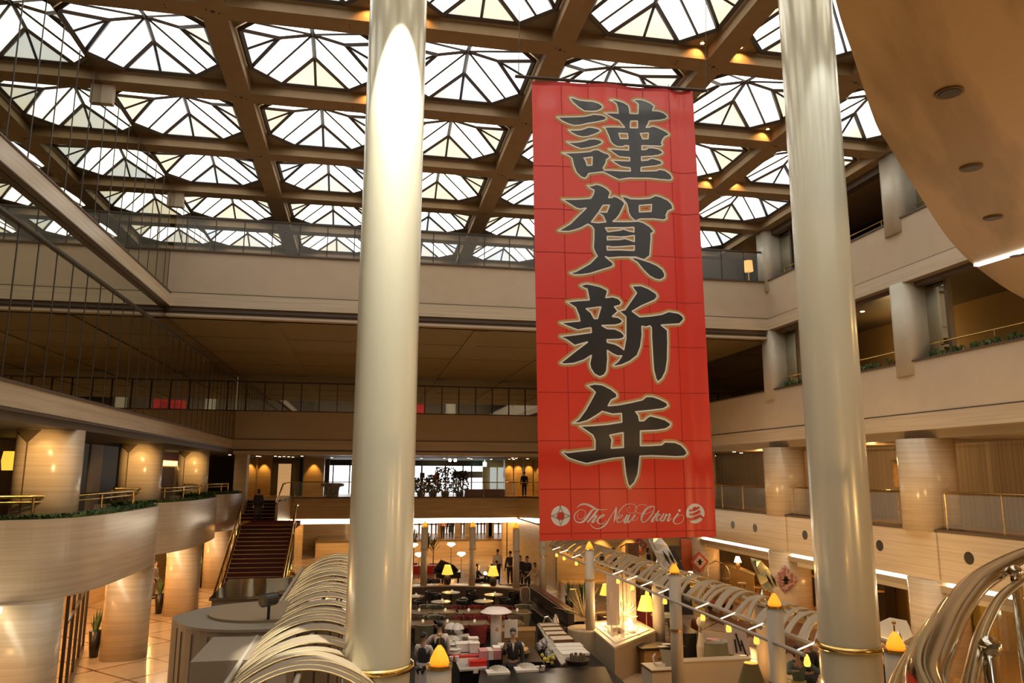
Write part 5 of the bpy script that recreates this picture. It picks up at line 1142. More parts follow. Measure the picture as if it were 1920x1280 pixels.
# left buffet dishes
spec = [('chafing_dish', 846, 1186, 'steel dish with pale dome at the far end of the left buffet', 'dome'), ('chafing_dish', 857, 1187, 'second steel dish at the far end of the left buffet', 'dome'), ('napkin_stack', 846, 1203, 'white folded napkin fan on a cream box on the left buffet', 'fan'), ('cutlery_tray', 870, 1202, 'cream tray of dark cutlery on the left buffet', 'tray'),
 ('plate_stack', 848, 1216, 'stack of white plates beside the waiter, farther one', 'plates'), ('plate_stack', 852, 1226, 'stack of white plates beside the waiter, nearer one', 'plates'), ('cup_stack', 851, 1238, 'cluster of white cups at the near end of the left buffet', 'cups'), ('white_box', 871, 1221, 'wide white box on the red tray', 'box'), ('white_box', 887, 1214, 'upright white box on the red tray', 'boxs'), ('white_box', 889, 1224, 'small white box at the corner of the red tray', 'boxs'),
 ('red_tray', 880, 1231, 'long red lacquer tray on the left buffet', 'rtray'), ('red_tray', 895, 1246, 'bright red tray below the white boxes', 'rtray2'), ('gift_box', 918, 1233, 'pink and white wrapped box left of the suited man', 'gift'), ('bread_basket', 978, 1229, 'basket of golden bread on the small black counter', 'bread'), ('linen_stack', 986, 1256, 'fan of white linen on the black foreground counter', 'fan2'), ('linen_stack', 933, 1261, 'white linen bundle left of the suited man on the foreground counter', 'fan2'), ('card_holder', 892, 1262, 'small white card on the black foreground counter', 'card'), ('cup_pair', 1013, 1256, 'pair of white cups with steel rims on the foreground counter', 'cups'), ('yellow_flowers', 1028, 1248, 'small bunch of yellow-green flowers on the foreground counter', 'flow'), ('glass_rack', 1083, 1243, 'round dark rack of glasses at the near end of the right buffet', 'rack')]
for nme, px, py, lab, kd in spec:
    x, y, z = at2(px, py); L = []
    if kd == 'dome': L = [('pan', MB().lathe((0, 0, 0), [(.2, 0), (.22, .14)], 18), STEEL), ('lid', MB().lathe((0, 0, .14), [(.22, 0), (.17, .1), (.03, .16)], 18), CH)]
    elif kd in ('fan', 'fan2'):
        mb = MB()
        for q in range(7): a = radians(-60 + q * 20); mb.add([(0, -.02 * q, .02), (sin(a) * .26, .05 - .02 * q, cos(a) * .16 + .03), (sin(a + .3) * .26, -.02 * q, cos(a + .3) * .16 + .03)], [(0, 1, 2)])
        L = [('napkins', mb.box(-.28, .28, -.2, .18, 0, .05), CLOTHW), ('base', MB().box(-.3, .3, -.22, .2, -.03, 0), CREAM if kd == 'fan' else BLACK)]
    elif kd == 'tray': L = [('tray', MB().box(-.35, .35, -.25, .25, 0, .05), CREAM), ('cutlery', MB().box(-.05, .3, -.18, .18, .05, .09), mat('dark_cutlery', (.12, .10, .06), .3, .7))]
    elif kd == 'plates': L = [('plates', MB().lathe((0, 0, 0), [(.12, 0), (.17, .03), (.17, .1), (.12, .1)], 20), CH), ('top_plate', MB().lathe((0, 0, .1), [(.1, 0), (.18, .03)], 20), CH)]
    elif kd == 'cups': L = [('cup', MB().lathe((-.07, 0, 0), [(.04, 0), (.06, .1)], 12), CH), ('second_cup', MB().lathe((.08, .03, 0), [(.04, 0), (.06, .1)], 12), CH), ('saucer', MB().lathe((0, -.12, 0), [(.05, 0), (.08, .02)], 12), STEEL)]
    elif kd == 'box': L = [('box', MB().box(-.24, .24, -.18, .18, .03, .22), CH), ('lid', MB().box(-.25, .25, -.19, .19, .22, .24), CLOTHW)]
    elif kd == 'boxs': L = [('box', MB().box(-.13, .13, -.13, .13, .03, .26), CH), ('lid', MB().box(-.14, .14, -.14, .14, .26, .28), CLOTHW)]
    elif kd == 'rtray': L = [('tray', MB().box(-.5, .5, -.1, .1, -.02, .05), REDL)]
    elif kd == 'rtray2': L = [('tray', MB().box(-.22, .22, -.16, .16, 0, .12), REDL)]
    elif kd == 'gift': L = [('box', MB().box(-.28, .28, -.22, .22, 0, .22), mat('pink_paper', (.6, .25, .25), .4)), ('ribbon', MB().box(-.06, .06, -.225, .225, 0, .225), CH), ('wrap', MB().box(.1, .29, -.1, .23, .2, .27), CLOTHW)]
    elif kd == 'bread':
        mb = MB(); [mb.ball((rr.uniform(-.16, .16), rr.uniform(-.12, .12), .12 + rr.uniform(0, .05)), (.07, .05, .045), 8, 6) for q in range(10)]; L = [('basket', MB().lathe((0, 0, 0), [(.15, 0), (.24, .1)], 16), BROWNF), ('bread_rolls', mb, mat('golden_bread', (.55, .30, .10), .7))]
    elif kd == 'card': L = [('card', MB().box(-.06, .06, -.005, .005, 0, .1), CH)]
    elif kd == 'flow':
        mb = MB(); [mb.ball((rr.uniform(-.14, .14), rr.uniform(-.1, .1), rr.uniform(.08, .26)), .05, 7, 5) for q in range(12)]; L = [('blossoms', mb, mat('yellow_green_petals', (.45, .38, .06), .7)), ('bowl', MB().lathe((0, 0, 0), [(.06, 0), (.1, .1)], 12), STEEL)]
    elif kd == 'rack':
        mb = MB(); [mb.lathe((.17 * cos(a), .17 * sin(a), .1), [(.03, 0), (.04, .12)], 8) for a in [q * pi / 4 for q in range(8)]]; L = [('rack', MB().lathe((0, 0, 0), [(.32, 0), (.32, .1)], 20), BLACK), ('glasses', mb, mat('smoky_glass', (.3, .26, .2), .1, .5))]
    item(nme, L, (x, y, z), lab, nme.replace('_', ' '))

# ------------------------------------------------------------------ icy fountain, right of the lounge
FB = mat('fountain_panel', (.42, .32, .20), .45)
t = empty('icy_fountain', (8.4, 24.6, 0), 'cream trough fountain with bright snowy bed right of the pedestal post', 'fountain')
FP = [(7.66, 26.4), (7.45, 22.6), (9.55, 24.7), (9.55, 26.9)]
cx, cy = 8.55, 25.15; sh_ = lambda s: [(cx + (x - cx) * s, cy + (y - cy) * s) for x, y in FP]
MB().prism(FP, 0, .98).build('trough', FB, t); MB().prism(sh_(1.02), .96, 1.02).build('rim', CREAM, t)
SN = mat('snow_bed', (.9, .82, .65), .7, kind='noise', col2=(.8, .7, .5), scale=(8, 8, 8), bump=.8)
mb = MB(); rr = random.Random(2); mb.prism(sh_(.84), 1.02, 1.05)
for k in range(60):
    u, v = rr.uniform(-.9, .7), rr.uniform(-1.2, 1.0); x, y = cx + u * .8, cy + v * .75 - .1
    if x + 0 < 7.62 + .02 or (x - 7.5) > (y - 22.9): continue
    mb.ball((x, y, 1.05), (rr.uniform(.05, .14), rr.uniform(.05, .14), rr.uniform(.03, .1)), 7, 5)
mb.build('snow', SN, t)
MB().ball((8.15, 24.35, 1.12), (.2, .14, .12), 8, 5).build('rock', mat('brown_rock', (.24, .15, .08), .6), t)
MB().ball((8.75, 24.9, 1.22), .10, 12, 8).build('glowing_lamp', mat('fountain_glow', (1, .9, .7), .4, emit=14, ecol=(1, .75, .38)), t)
lamp('POINT', (8.7, 24.6, 1.6), 60, (1, .62, .25), .08); lamp('POINT', (8.1, 25.4, 1.5), 40, (1, .66, .3), .08)
lamp('POINT', (9.0, 23.3, .25), .8, (.35, .2, 1), .04)
for q_ in ((3.1, 21.5, 3.3), (4.6, 20.5, 3.3), (5.9, 24, 3.3)): lamp('POINT', q_, 20, (1, .8, .6), .06)  # fill points added over the buffet, without fittings, for dishes and faces
lamp('SPOT', (3.9, 16.9, 3.2), 30, (1, .8, .6), .05, to=(3.75, 19.3, 1.8), cone=50)  # spot added without a fitting to lift the suited man out of the dark
t = empty('round_pedestal', (7.52, 25.9, 0), 'round cream pedestal under the pergola post, joined to the fountain', 'pedestal')
MB().lathe((7.45, 25.6, 0), [(.62, 0), (.62, .97), (.6, 1.0)], 32).build('drum', FB, t)
AC = mat('acrylic_sheet', (.80, .66, .50), .12, alpha=.42); AC2 = mat('pink_acrylic_sheet', (.72, .60, .52), .2, alpha=.85)
t = empty('acrylic_curtain', (8.2, 25.2, 1), 'tall hanging clear and milky acrylic strips above the snowy bed', 'sculpture')
zc = Zr(-3.15)
MB().box(7.78, 8.2, 24.30, 24.34, 1.3, zc).build('milky_sheet', AC2, t)
for i, (x, w) in enumerate(((8.32, .10), (8.5, .12), (8.68, .10), (8.86, .14), (9.02, .06), (9.14, .12))):
    MB().box(x - w / 2, x + w / 2, 24.9 + .12 * i, 24.92 + .12 * i, 1.1, zc - .08 * i * .5).build('clear_strip', AC, t)
for i, (x, y) in enumerate(((7.82, 23.9), (7.98, 24.0), (8.1, 23.75), (9.0, 25.6))): MB().cyl((x, y, 1.04), (x, y, (2.4, 1.9, 2.1, 2.9)[i]), .06, n=14).build('clear_tube', AC, t)
for i in range(5): MB().tube([(7.9 + .28 * i, 24.5, zc + .02), (7.93 + .28 * i, 24.45, zc - .2), (7.86 + .28 * i, 24.45, zc - .26)], .012, 5).build('hook', STEEL, t)
for i, (x, y, z, m, lab) in enumerate(((8.55, 25.2, 1.05, mat('pale_yellow_reed', (.75, .60, .28), .6), 'pale yellow spiky dried flowers lit inside the acrylic curtain'), (7.65, 26.6, 1.0, mat('straw_reed', (.40, .30, .14), .7), 'straw coloured dried arrangement left of the milky acrylic sheet'))):
    mb = MB(); rr = random.Random(i)
    for k in range(46):
        a = rr.uniform(0, 6.28); e = rr.uniform(.2, 1.3); l = rr.uniform(.4, .9 + .3 * i); c = Vector((x, y, z + .15)); tp = c + Vector((cos(a) * cos(e), sin(a) * cos(e), sin(e))) * l; mb.tube([c, (c + tp) / 2 + Vector((0, 0, .06)), tp], [.012, .018, .004], 4)
    tag(mb.build('dried_flowers', m), lab, 'flowers')
# ------------------------------------------------------------------ lobby furniture in front of the right gallery
t = empty('reception_desk', (8.9, 22.4, 0), 'amber wooden desk with black top before the fountain', 'desk')
a = at(1195, 1208, Z=.78); b = at(1250, 1206, Z=.78)
x0, x1, yy = a.x, b.x + .3, a.y - .3
MB().box(x0 - .1, x1 + .1, yy - .35, yy + .45, .72, .80).build('desktop', BLACK, t); MB().box(x0, x0 + .45, yy - .3, yy + .4, 0, .72).build('left_pedestal', OAK, t); MB().box(x0 + .45, x1, yy - .28, yy - .22, .5, .72).build('drawer_front', OAK, t); MB().box(x1 - .15, x1, yy - .3, yy + .4, 0, .72).build('right_leg', OAK, t)
for i, (dx, dy) in enumerate(((.75, .1), (.5, -.2), (.95, -.22))): tag(MB().box(x0 + dx, x0 + dx + .28, yy + dy - .1, yy + dy + .1, .801, .812, rz=.3 * i).build('paper', CH), 'sheet of white paper on the black desktop, %s' % ('farthest', 'nearest on the left', 'nearest on the right')[i], 'paper')
a = at(1240, 1250, Z=.85)
t = empty('service_cabinet', (a.x, a.y, 0), 'cream cabinet with dark edge line carrying a telephone, at the bottom right of the desk', 'cabinet')
MB().cb((a.x, a.y, .41), (.85, .8, .82)).build('body', CREAM, t); MB().cb((a.x, a.y, .845), (.9, .85, .03)).build('dark_edge', WOOD, t); MB().cb((a.x, a.y, .87), (.88, .83, .02)).build('top', CREAM, t)
t = empty('telephone', (a.x - .1, a.y, .88), 'white telephone with handset standing on the cream cabinet', 'telephone')
MB().cb((a.x - .05, a.y, .92), (.24, .22, .08)).build('base', CH, t); MB().tube([(a.x - .2, a.y, .93), (a.x - .24, a.y, 1.12), (a.x - .16, a.y, 1.2)], .025, 8).build('handset', CH, t)
t = empty('monitor', (a.x + .2, a.y, .88), 'tilted grey display leaning on the cream cabinet', 'screen')
MB().add([(a.x + .02, a.y - .1, .89), (a.x + .4, a.y - .1, .89), (a.x + .34, a.y + .05, 1.25), (a.x + .0, a.y + .05, 1.3), (a.x + .02, a.y - .06, .89), (a.x + .4, a.y - .06, .89), (a.x + .34, a.y + .09, 1.25), (a.x, a.y + .09, 1.3)], [(0, 1, 2, 3), (7, 6, 5, 4), (0, 4, 5, 1), (1, 5, 6, 2), (2, 6, 7, 3), (3, 7, 4, 0)]).build('panel', mat('grey_screen', (.25, .24, .2), .3), t)
a = at(1276, 1238, Z=1.05); b = at(1412, 1238, Z=1.05)
t = empty('divider_wall', ((a.x + b.x) / 2, a.y, 0), 'plain cream divider wall beside the olive lamp at the bottom right', 'divider')
MB().box(a.x, b.x, a.y - .22, a.y + .12, 0, 1.05).build('panel', CREAM, t, bevel=.02); MB().box(a.x - .02, b.x + .02, a.y - .24, a.y + .14, 1.05, 1.08).build('cap', CREAM, t)
# poster on easel with three brushed strokes
a = at(1390, 1232, Z=.1); Yp = 22.4; F = lambda px, py: at(px, py, Y=Yp)
t = empty('poster_board', F(1378, 1195), 'tall pale board with black brushed strokes behind the cream divider', 'sign')
mb = MB(); q = [F(1358, 1163), F(1397, 1178), F(1408, 1228), F(1368, 1226)]; mb.add([tuple(v) for v in q] + [(v.x, v.y + .04, v.z) for v in q], [(0, 1, 2, 3), (7, 6, 5, 4), (0, 4, 5, 1), (1, 5, 6, 2), (2, 6, 7, 3), (3, 7, 4, 0)]); mb.build('board', mat('poster_pale', (.48, .42, .38), .7), t)
mb = MB()
for L in (((1377, 1198), (1379, 1210), (1381, 1223)), ((1379, 1187), (1384, 1203), (1389, 1220)), ((1389, 1200), (1393, 1212), (1398, 1226)), ((1386, 1209), (1393, 1209))):
    mb.tube([F(*p) - Vector((0, .02, 0)) for p in L], .028, 5)
mb.build('brush_stroke', BLACK, t)
mb = MB()
for px in (1370, 1402): v = F(px, 1226); mb.cyl(v, (v.x, v.y + .3, 0), .02, n=5); 
mb.cyl(F(1384, 1180) + Vector((0, .05, 0)), (F(1384, 1180).x, Yp + .7, 0), .02, n=5); mb.build('easel_leg', BLACK, t)
# round draped table, flowers, chair, dark wedge, bar table
a = at(1337, 1200, Z=.75); t = empty('round_table', (a.x, a.y, 0), 'round table under an olive cloth behind the cream divider', 'table')
MB().lathe((a.x, a.y, 0), [(.55, 0), (.5, .4), (.46, .72)], 28).build('drape', mat('olive_cloth', (.20, .18, .09), .8), t); MB().lathe((a.x, a.y, .72), [(.47, 0), (.47, .03)], 28).build('tabletop', mat('grey_green_top', (.26, .27, .22), .4), t)
tag(MB().box(a.x - .2, a.x + .22, a.y - .15, a.y + .15, .75, .79, rz=-.5).build('red_white_tray', mat('red_white_print', (.8, .15, .08), .5, kind='noise', col2=(.85, .7, .6), scale=(7, 7, 7))), 'red and white patterned tray on the olive round table', 'tray')
b = at(1315, 1205, Z=.7); item('tall_vase', [('vase', MB().lathe((0, 0, 0), [(.14, 0), (.16, .6), (.07, 1.0)], 16), CREAM), ('flower', MB().ball((0, 0, 1.35), (.14, .14, .16), 10, 8), mat('cream_flower', (.75, .68, .45), .7)), ('stem', MB().cyl((0, 0, 1.0), (0, 0, 1.25), .015, n=5), LEAF)], (b.x, b.y, 0), 'tall cream vase with one pale blossom beside the olive round table', 'vase')
b = at(1300, 1222, Z=.0); upright((b.x, b.y + .3, 0), -80, 'mahogany chair facing left behind the cream divider', mat('mahogany', (.12, .025, .015), .3), mat('mahogany', (.12, .025, .015), .3))
Q = lambda px, py: tuple(at(px, py, Z=.9))[:2]
t = empty('dark_platform', (11, 25, 0), 'black wedge-shaped platform top on the lobby floor right of the post', 'platform')
MB().prism([Q(1262, 1158), Q(1309, 1184), Q(1306, 1187), Q(1262, 1188)], .0, .9).build('wedge', BLACK, t)
b = at(1246, 1152, Z=1.0); item('bar_table', [('tabletop', MB().lathe((0, 0, .96), [(.5, 0), (.52, .03), (.5, .05)], 26), TT), ('leg', MB().cyl((-.2, -.1, 0), (-.1, 0, .96), .04, n=10), BRASS), ('second_leg', MB().cyl((.2, -.1, 0), (.1, 0, .96), .04, n=10), BRASS), ('third_leg', MB().cyl((0, .2, 0), (0, .1, .96), .04, n=10), BRASS)], (b.x, b.y, 0), 'high table with pale top and three brass legs right of the big yellow lamp', 'table')
tag(MB().ball((b.x - .1, b.y + .2, 1.1), (.09, .09, .08), 10, 6).build('glowing_bowl', DOT), 'small glowing bowl on the pale high table', 'lamp')
# red armchairs
for i, (px, py, d) in enumerate(((1196, 1150, 200), (1216, 1156, 170))):
    b = at(px, py, Z=.5); t = empty('red_armchair', (b.x, b.y, 0), 'deep red armchair right of the acrylic curtain, %s' % ('left one', 'right one with pale arm line')[i], 'armchair', rz=radians(d))
    for n, mb in (('seat', MB().box(-.36, .36, -.36, .3, .15, .48)), ('backrest', MB().box(-.38, .38, .26, .42, .15, 1.0)), ('armrest', MB().box(-.46, -.34, -.36, .4, .1, .66)), ('armrest', MB().box(.34, .46, -.36, .4, .1, .66))):
        o = mb.build(n, REDF, t, bevel=.04); o.location = (0, 0, 0)
# bar at the right
t = empty('bar_counter', (15.4, 26.5, .5), 'glowing amber bar counter under the right gallery', 'counter')
GB = mat('amber_lit_counter', (.62, .40, .12), .4)
q = lambda px, py, z: tuple(at(px, py, Z=z))[:2]
ca = [q(1345, 1054, 1.6), q(1366, 1062, 1.6), q(1412, 1078, 1.6), q(1414, 1074, 1.6), q(1372, 1056, 1.6), q(1350, 1050, 1.6)]
MB().prism(ca, .5, 1.56).build('front', GB, t); cx = sum(p[0] for p in ca) / 6; cy = sum(p[1] for p in ca) / 6
MB().prism([(cx + (x - cx) * 1.04, cy + (y - cy) * 1.06) for x, y in ca], 1.56, 1.62).build('worktop', mat('amber_ledge', (.48, .33, .17), .25), t)
c = at(1384, 1066, Z=1.62); table_lamp((c.x, c.y, 1.62), 'small cream shaded lamp on the bar counter', mat('cream_shade_lit', (.9, .8, .6), .8, emit=1.7, ecol=(1, .8, .5)), OAK, s=.75, power=10)
st = empty('bar_stool', (0, 0, 0), cat='stool'); MB().lathe((0, 0, .72), [(.21, 0), (.22, .03), (.2, .06)], 18).build('seat', OAK, st)
for k in range(4): a_ = k * pi / 2 + .4; MB().cyl((.12 * cos(a_), .12 * sin(a_), .72), (.19 * cos(a_), .19 * sin(a_), 0), .014, n=6).build('leg', WOOD, st)
MB().tube([(.16 * cos(v), .16 * sin(v), .3) for v in [q_ * pi / 6 for q_ in range(12)]], .01, 5, closed=True).build('foot_ring', BRASS, st)
su2 = []
for i, (px, py) in enumerate(((1362, 1083), (1391, 1092), (1421, 1100))): c = at(px, py, Z=1.28); place(st, su2, (c.x, c.y, .5 if c.x > XR else .5), 0, 'round amber bar stool before the bar counter, %s from the left' % ordn[i])
tag(MB().box(14.6, 16.45, 22.0, 31.5, 0, .5).build('bar_floor_step', WOOD), 'dark wooden step floor in front of the amber bar', 'step')
t = empty('bar_shelf', (18.5, 28.3, .5), 'back bar shelving with bottles under the right gallery', 'shelf')
MB().box(19.2, 19.6, 26.2, 31.0, .5, 2.9).build('carcass', BLACK, t); MB().box(18.95, 19.2, 26.2, 31.0, 1.75, 1.8).box(18.95, 19.2, 26.2, 31.0, 2.25, 2.3).build('shelf_board', OAK, t)
bo = empty('bottle', (0, 0, 0), cat='bottle'); MB().lathe((0, 0, 0), [(.04, 0), (.045, .02), (.045, .2), (.015, .28), (.015, .34)], 10).build('glass', mat('bottle_glass', (.25, .15, .05), .1, .3), bo); MB().lathe((0, 0, .06), [(.047, 0), (.047, .1)], 10, cap=False).build('paper_label', CREAM, bo); bu = []
for k in range(18): place(bo, bu, (19.07, 26.5 + (k % 9) * .48, 1.8 + (k // 9) * .5), 0, 'bottle on the back bar shelf, %s shelf, %s from the near end' % (('lower', 'upper')[k // 9], nth(k % 9 + 1)), 'bottles on the back bar shelves')
# glazed amber kiosk shelf and red wall below the banner corner
c = at(1256, 1050, Y=36); t = empty('shop_display', (c.x, 36, 0), 'amber lit display rack below the lower banner edge, right part', 'shelf')
MB().box(c.x - .7, c.x + .6, 36, 36.4, 0, 2.6).build('carcass', DARK, t); MB().box(c.x - .6, c.x + .5, 35.7, 36.0, .9, .95).box(c.x - .6, c.x + .5, 35.7, 36.0, 1.4, 1.45).box(c.x - .6, c.x + .5, 35.7, 36.0, 1.9, 1.95).build('shelf_board', OAK, t)
MB().ball((c.x + .1, 35.8, 2.12), .16, 10, 6).ball((c.x + .1, 35.8, 1.62), .12, 10, 6).build('lit_globe', AMBER, t)
tag(MB().box(c.x + .7, c.x + 1.9, 36.2, 36.4, 0, 2.9).build('red_panel_wall', mat('red_orange_wall', (.45, .08, .02), .5)), 'red panel right of the amber display rack', 'panel')
c = at(1290, 1062, Y=33); t = counter('cloth_table', [(c.x - .5, 32.7), (c.x + .6, 32.7), (c.x + .6, 33.6), (c.x - .5, 33.6)], 1.15, 'amber lit table with a cream lamp left of the stone column', GB, GB, z0=0)
table_lamp((c.x + .15, 33.1, 1.15), 'small bright lamp on the amber table left of the stone column', mat('cream_shade_lit', (.9, .8, .6), .8, emit=1.7, ecol=(1, .8, .5)), OAK, s=.8, power=12)
# luggage carts
for i, (px, Y, lab) in enumerate(((1178, 39.3, 'brass luggage cart with arched top below the banner edge'), (1342, 31.0, 'brass luggage cart with arched top before the bar'))):
    c = at(px, 1060, Y=Y); t = empty('luggage_cart', (c.x, Y, 0), lab, 'cart'); kz = len(COL.objects)
    for sx in (-.5, .5):
        mb = MB(); mb.tube(catmull([(c.x + sx, Y - .3, .3), (c.x + sx, Y - .3, 1.3), (c.x + sx * .8, Y - .1, 1.75), (c.x, Y, 1.95)], 5), .022, 8); mb.tube(catmull([(c.x + sx, Y + .3, .3), (c.x + sx, Y + .3, 1.3), (c.x + sx * .8, Y + .1, 1.75), (c.x, Y, 1.95)], 5), .022, 8); mb.build('arched_frame', BRASS, t)
    MB().box(c.x - .55, c.x + .55, Y - .32, Y + .32, .24, .32).build('deck', REDF, t)
    for sx in (-1, 1):
        for sy in (-1, 1): MB().lathe((c.x + sx * .45, Y + sy * .25 - .025, .12), [(.12, 0), (.12, .05)], 14, ax='y').build('wheel', BLACK, t)
for o_ in [o for o in COL.objects if o.type == 'EMPTY' and o.name.startswith('luggage_cart')]: o_.location.z += .5
tag(MB().box(at(1186, 1040, Y=35.5).x - .25, at(1186, 1040, Y=35.5).x + .3, 35.4, 35.8, 0, 2.8).build('wooden_pillar', WOOD), 'dark wooden pillar behind the far luggage cart', 'pillar')
# diamond signs
def diamond(px, py, s, m1, m2, lab, Y):
    c = at(px, py, Y=Y - .05); t = empty('diamond_sign', c, lab, 'sign')
    for (n, k, m, dy) in (('frame', 1.0, m1, 0), ('panel', .72, m2, -.02)):
        a = s * k; V = [(c.x, c.y + dy, c.z + a), (c.x + a, c.y + dy, c.z), (c.x, c.y + dy, c.z - a), (c.x - a, c.y + dy, c.z)]
        MB().add(V + [(x, Y + (.02 if n == 'frame' else -.04), z) for x, y, z in V], [(0, 1, 2, 3), (7, 6, 5, 4), (0, 4, 5, 1), (1, 5, 6, 2), (2, 6, 7, 3), (3, 7, 4, 0)]).build(n, m, t)
    MB().box(c.x - s * .14, c.x + s * .14, c.y - .03, c.y - .022, c.z - s * .3, c.z + s * .25).box(c.x - s * .3, c.x + s * .3, c.y - .03, c.y - .022, c.z - .02, c.z + .03).build('brush_mark', BLACK, t)
MP = mat('mauve_print', (.30, .12, .11), .6, kind='noise', col2=(.5, .35, .3), scale=(9, 9, 9), contrast=(.45, .55))
diamond(1312, 1053, .48, mat('red_frame', (.45, .05, .03), .5), mat('pale_print', (.5, .36, .3), .6), 'red framed diamond-shaped sign on the stone column left of the bar', 35.78)
diamond(1473, 1087, .55, MP, MP, 'mauve patterned diamond-shaped sign on the stone column right of the bar', 27.78)
c = at(1200, 1022, Y=40.2); t = empty('diamond_sign', c, 'small dark diamond-shaped sign below the banner edge', 'sign')
for n_, s_, m_, d_ in (('frame', .42, mat('red_frame', (.45, .05, .03), .5), 0), ('panel', .28, MP, -.02)):
    V = [(c.x, c.y + d_, c.z + s_), (c.x + s_, c.y + d_, c.z), (c.x, c.y + d_, c.z - s_), (c.x - s_, c.y + d_, c.z)]
    MB().add(V + [(x, 40.3, z) for x, y, z in V], [(0, 1, 2, 3), (7, 6, 5, 4), (0, 4, 5, 1), (1, 5, 6, 2), (2, 6, 7, 3), (3, 7, 4, 0)]).build(n_, m_, t)
# hall of the right pearl column: yellow backdrop, hanging board, white canopy
struct(MB().box(17.4, 17.5, 19.2, 22.4, .5, Zr(-3.2)), 'wall_right', mat('mustard_wall', (.42, .30, .06), .8, kind='noise', col2=(.36, .25, .05), scale=(5, 5, 5)))
lamp('SPOT', (16.7, 20.4, 2.8), 60, (1, .75, .35), .05, to=(17.4, 20.8, 1.2), cone=110)
c = at(1683, 1064, X=16.9); t = empty('hanging_board', c, 'white hanging board with one black character right of the pearl column', 'sign')
MB().box(c.x, c.x + .03, c.y - .42, c.y + .42, c.z - .24, c.z + .24).build('board', CH, t)
MB().cyl((c.x + .015, c.y - .35, c.z + .24), (c.x + .015, c.y - .35, Zr(-3.3)), .006, n=4).cyl((c.x + .015, c.y + .35, c.z + .24), (c.x + .015, c.y + .35, Zr(-3.3)), .006, n=4).build('wire', BLACK, t)
tx = bpy.data.curves.new('character', 'FONT'); tx.body = '\u8b39'; tx.size = .42; tx.extrude = .002; tx.align_x = 'CENTER'; tx.align_y = 'CENTER'
to = bpy.data.objects.new('character', tx); COL.objects.link(to)
dg = bpy.context.evaluated_depsgraph_get(); nm = bpy.data.meshes.new_from_object(to.evaluated_get(dg)); bpy.data.objects.remove(to); nm.materials.clear(); nm.materials.append(INK)
o = bpy.data.objects.new('character', nm); COL.objects.link(o); o.parent = t; o.rotation_euler = (radians(90), 0, radians(-90)); o.location = (-.01, 0, 0)
o.rotation_euler = (pi / 2, 0, -pi / 2)
ds = [(1640, 1170), (1668, 1157), (1700, 1163), (1712, 1192), (1690, 1205), (1640, 1188)]
t = empty('white_canopy', (10, 13, 1), 'curved white canopy top between the pearl column and the handrail', 'canopy')
MB().prism([tuple(at(x, y, Z=2.4))[:2] for x, y in ds], 2.32, 2.4).build('top', CREAM, t)
pp = [at(x, y, Z=2.4) for x, y in ds]
for v in (pp[1], pp[2], pp[4], pp[5]): MB().cyl((v.x * .985 + .1, v.y * .985 + .1, 0), (v.x * .985 + .1, v.y * .985 + .1, 2.33), .04, n=8).build('leg', POSTM, t)
t = empty('black_cabinet', (9.5, 12.3, 0), 'black cabinet below the white canopy beside the right pearl column', 'cabinet')
v = at(1665, 1240, Z=1.5); MB().cb((v.x, v.y, .75), (.7, .7, 1.5)).build('body', BLACK, t); MB().cb((v.x, v.y, 1.52), (.75, .75, .04)).build('top', WOOD, t)
# bushy plant beside the olive lamp
c = at(1436, 1266, Z=.6); c.y -= .5; c.x -= .15; t = empty('potted_plant', (c.x, c.y, 0), 'green bushy potted plant beside the olive lamp', 'plant'); mb = MB(); rr = random.Random(11)
MB().lathe((c.x, c.y, 0), [(.16, 0), (.22, .42)], 16).build('pot', BROWNF, t)
for k in range(150):
    a = rr.uniform(0, 6.28); r_ = .36 * sqrt(rr.random()); z = .45 + rr.uniform(0, .75); p = Vector((c.x + cos(a) * r_, c.y + sin(a) * r_, z)); d = Vector((rr.uniform(-1, 1), rr.uniform(-1, 1), rr.uniform(0, 1))).normalized() * .09; e = Vector((rr.uniform(-1, 1), rr.uniform(-1, 1), 0)) * .03; mb.quad(p - d, p + e, p + d, p - e)
mb.build('foliage', LEAF, t); MB().cyl((c.x, c.y, .4), (c.x, c.y, .9), .02, n=6).build('stem', WOOD, t)
# far glowing tables behind the curved wall
c = at(910, 1070, Y=41.2); t = empty('glowing_table', (c.x, 41.2, 0), 'far table with bright glowing top among the seated guests', 'table')
MB().lathe((c.x, 41.2, 0), [(.3, 0), (.05, .05), (.05, .7)], 14).build('pedestal', BLACK, t); MB().lathe((c.x, 41.2, .7), [(.33, 0), (.33, .04)], 24).build('tabletop', CLOTHW, t); MB().ball((c.x, 41.2, .84), .09, 10, 6).build('lamp', DOT, t); lamp('POINT', (c.x, 41.2, 1.3), 25, WARM, .05)
for i, (px, py, Y) in enumerate(((776, 1022, 46), (786, 1040, 44), (846, 1021, 46), (865, 1039, 44))):
    c = at(px, py, Y=Y); t = empty('floor_lamp', (c.x, Y, 0), 'upward glowing globe floor lamp behind the curved wall, %s from the left' % ordn[i], 'lamp')
    MB().cyl((c.x, Y, 0), (c.x, Y, c.z - .1), .02, n=6).build('pole', BRASS, t); MB().lathe((c.x, Y, c.z - .12), [(.03, 0), (.26, .14), (.2, .24), (.02, .26)], 16).build('lamp_shade', mat('hot_cream_globe', (1, .9, .7), .5, emit=3.0, ecol=(1, .82, .5)), t)
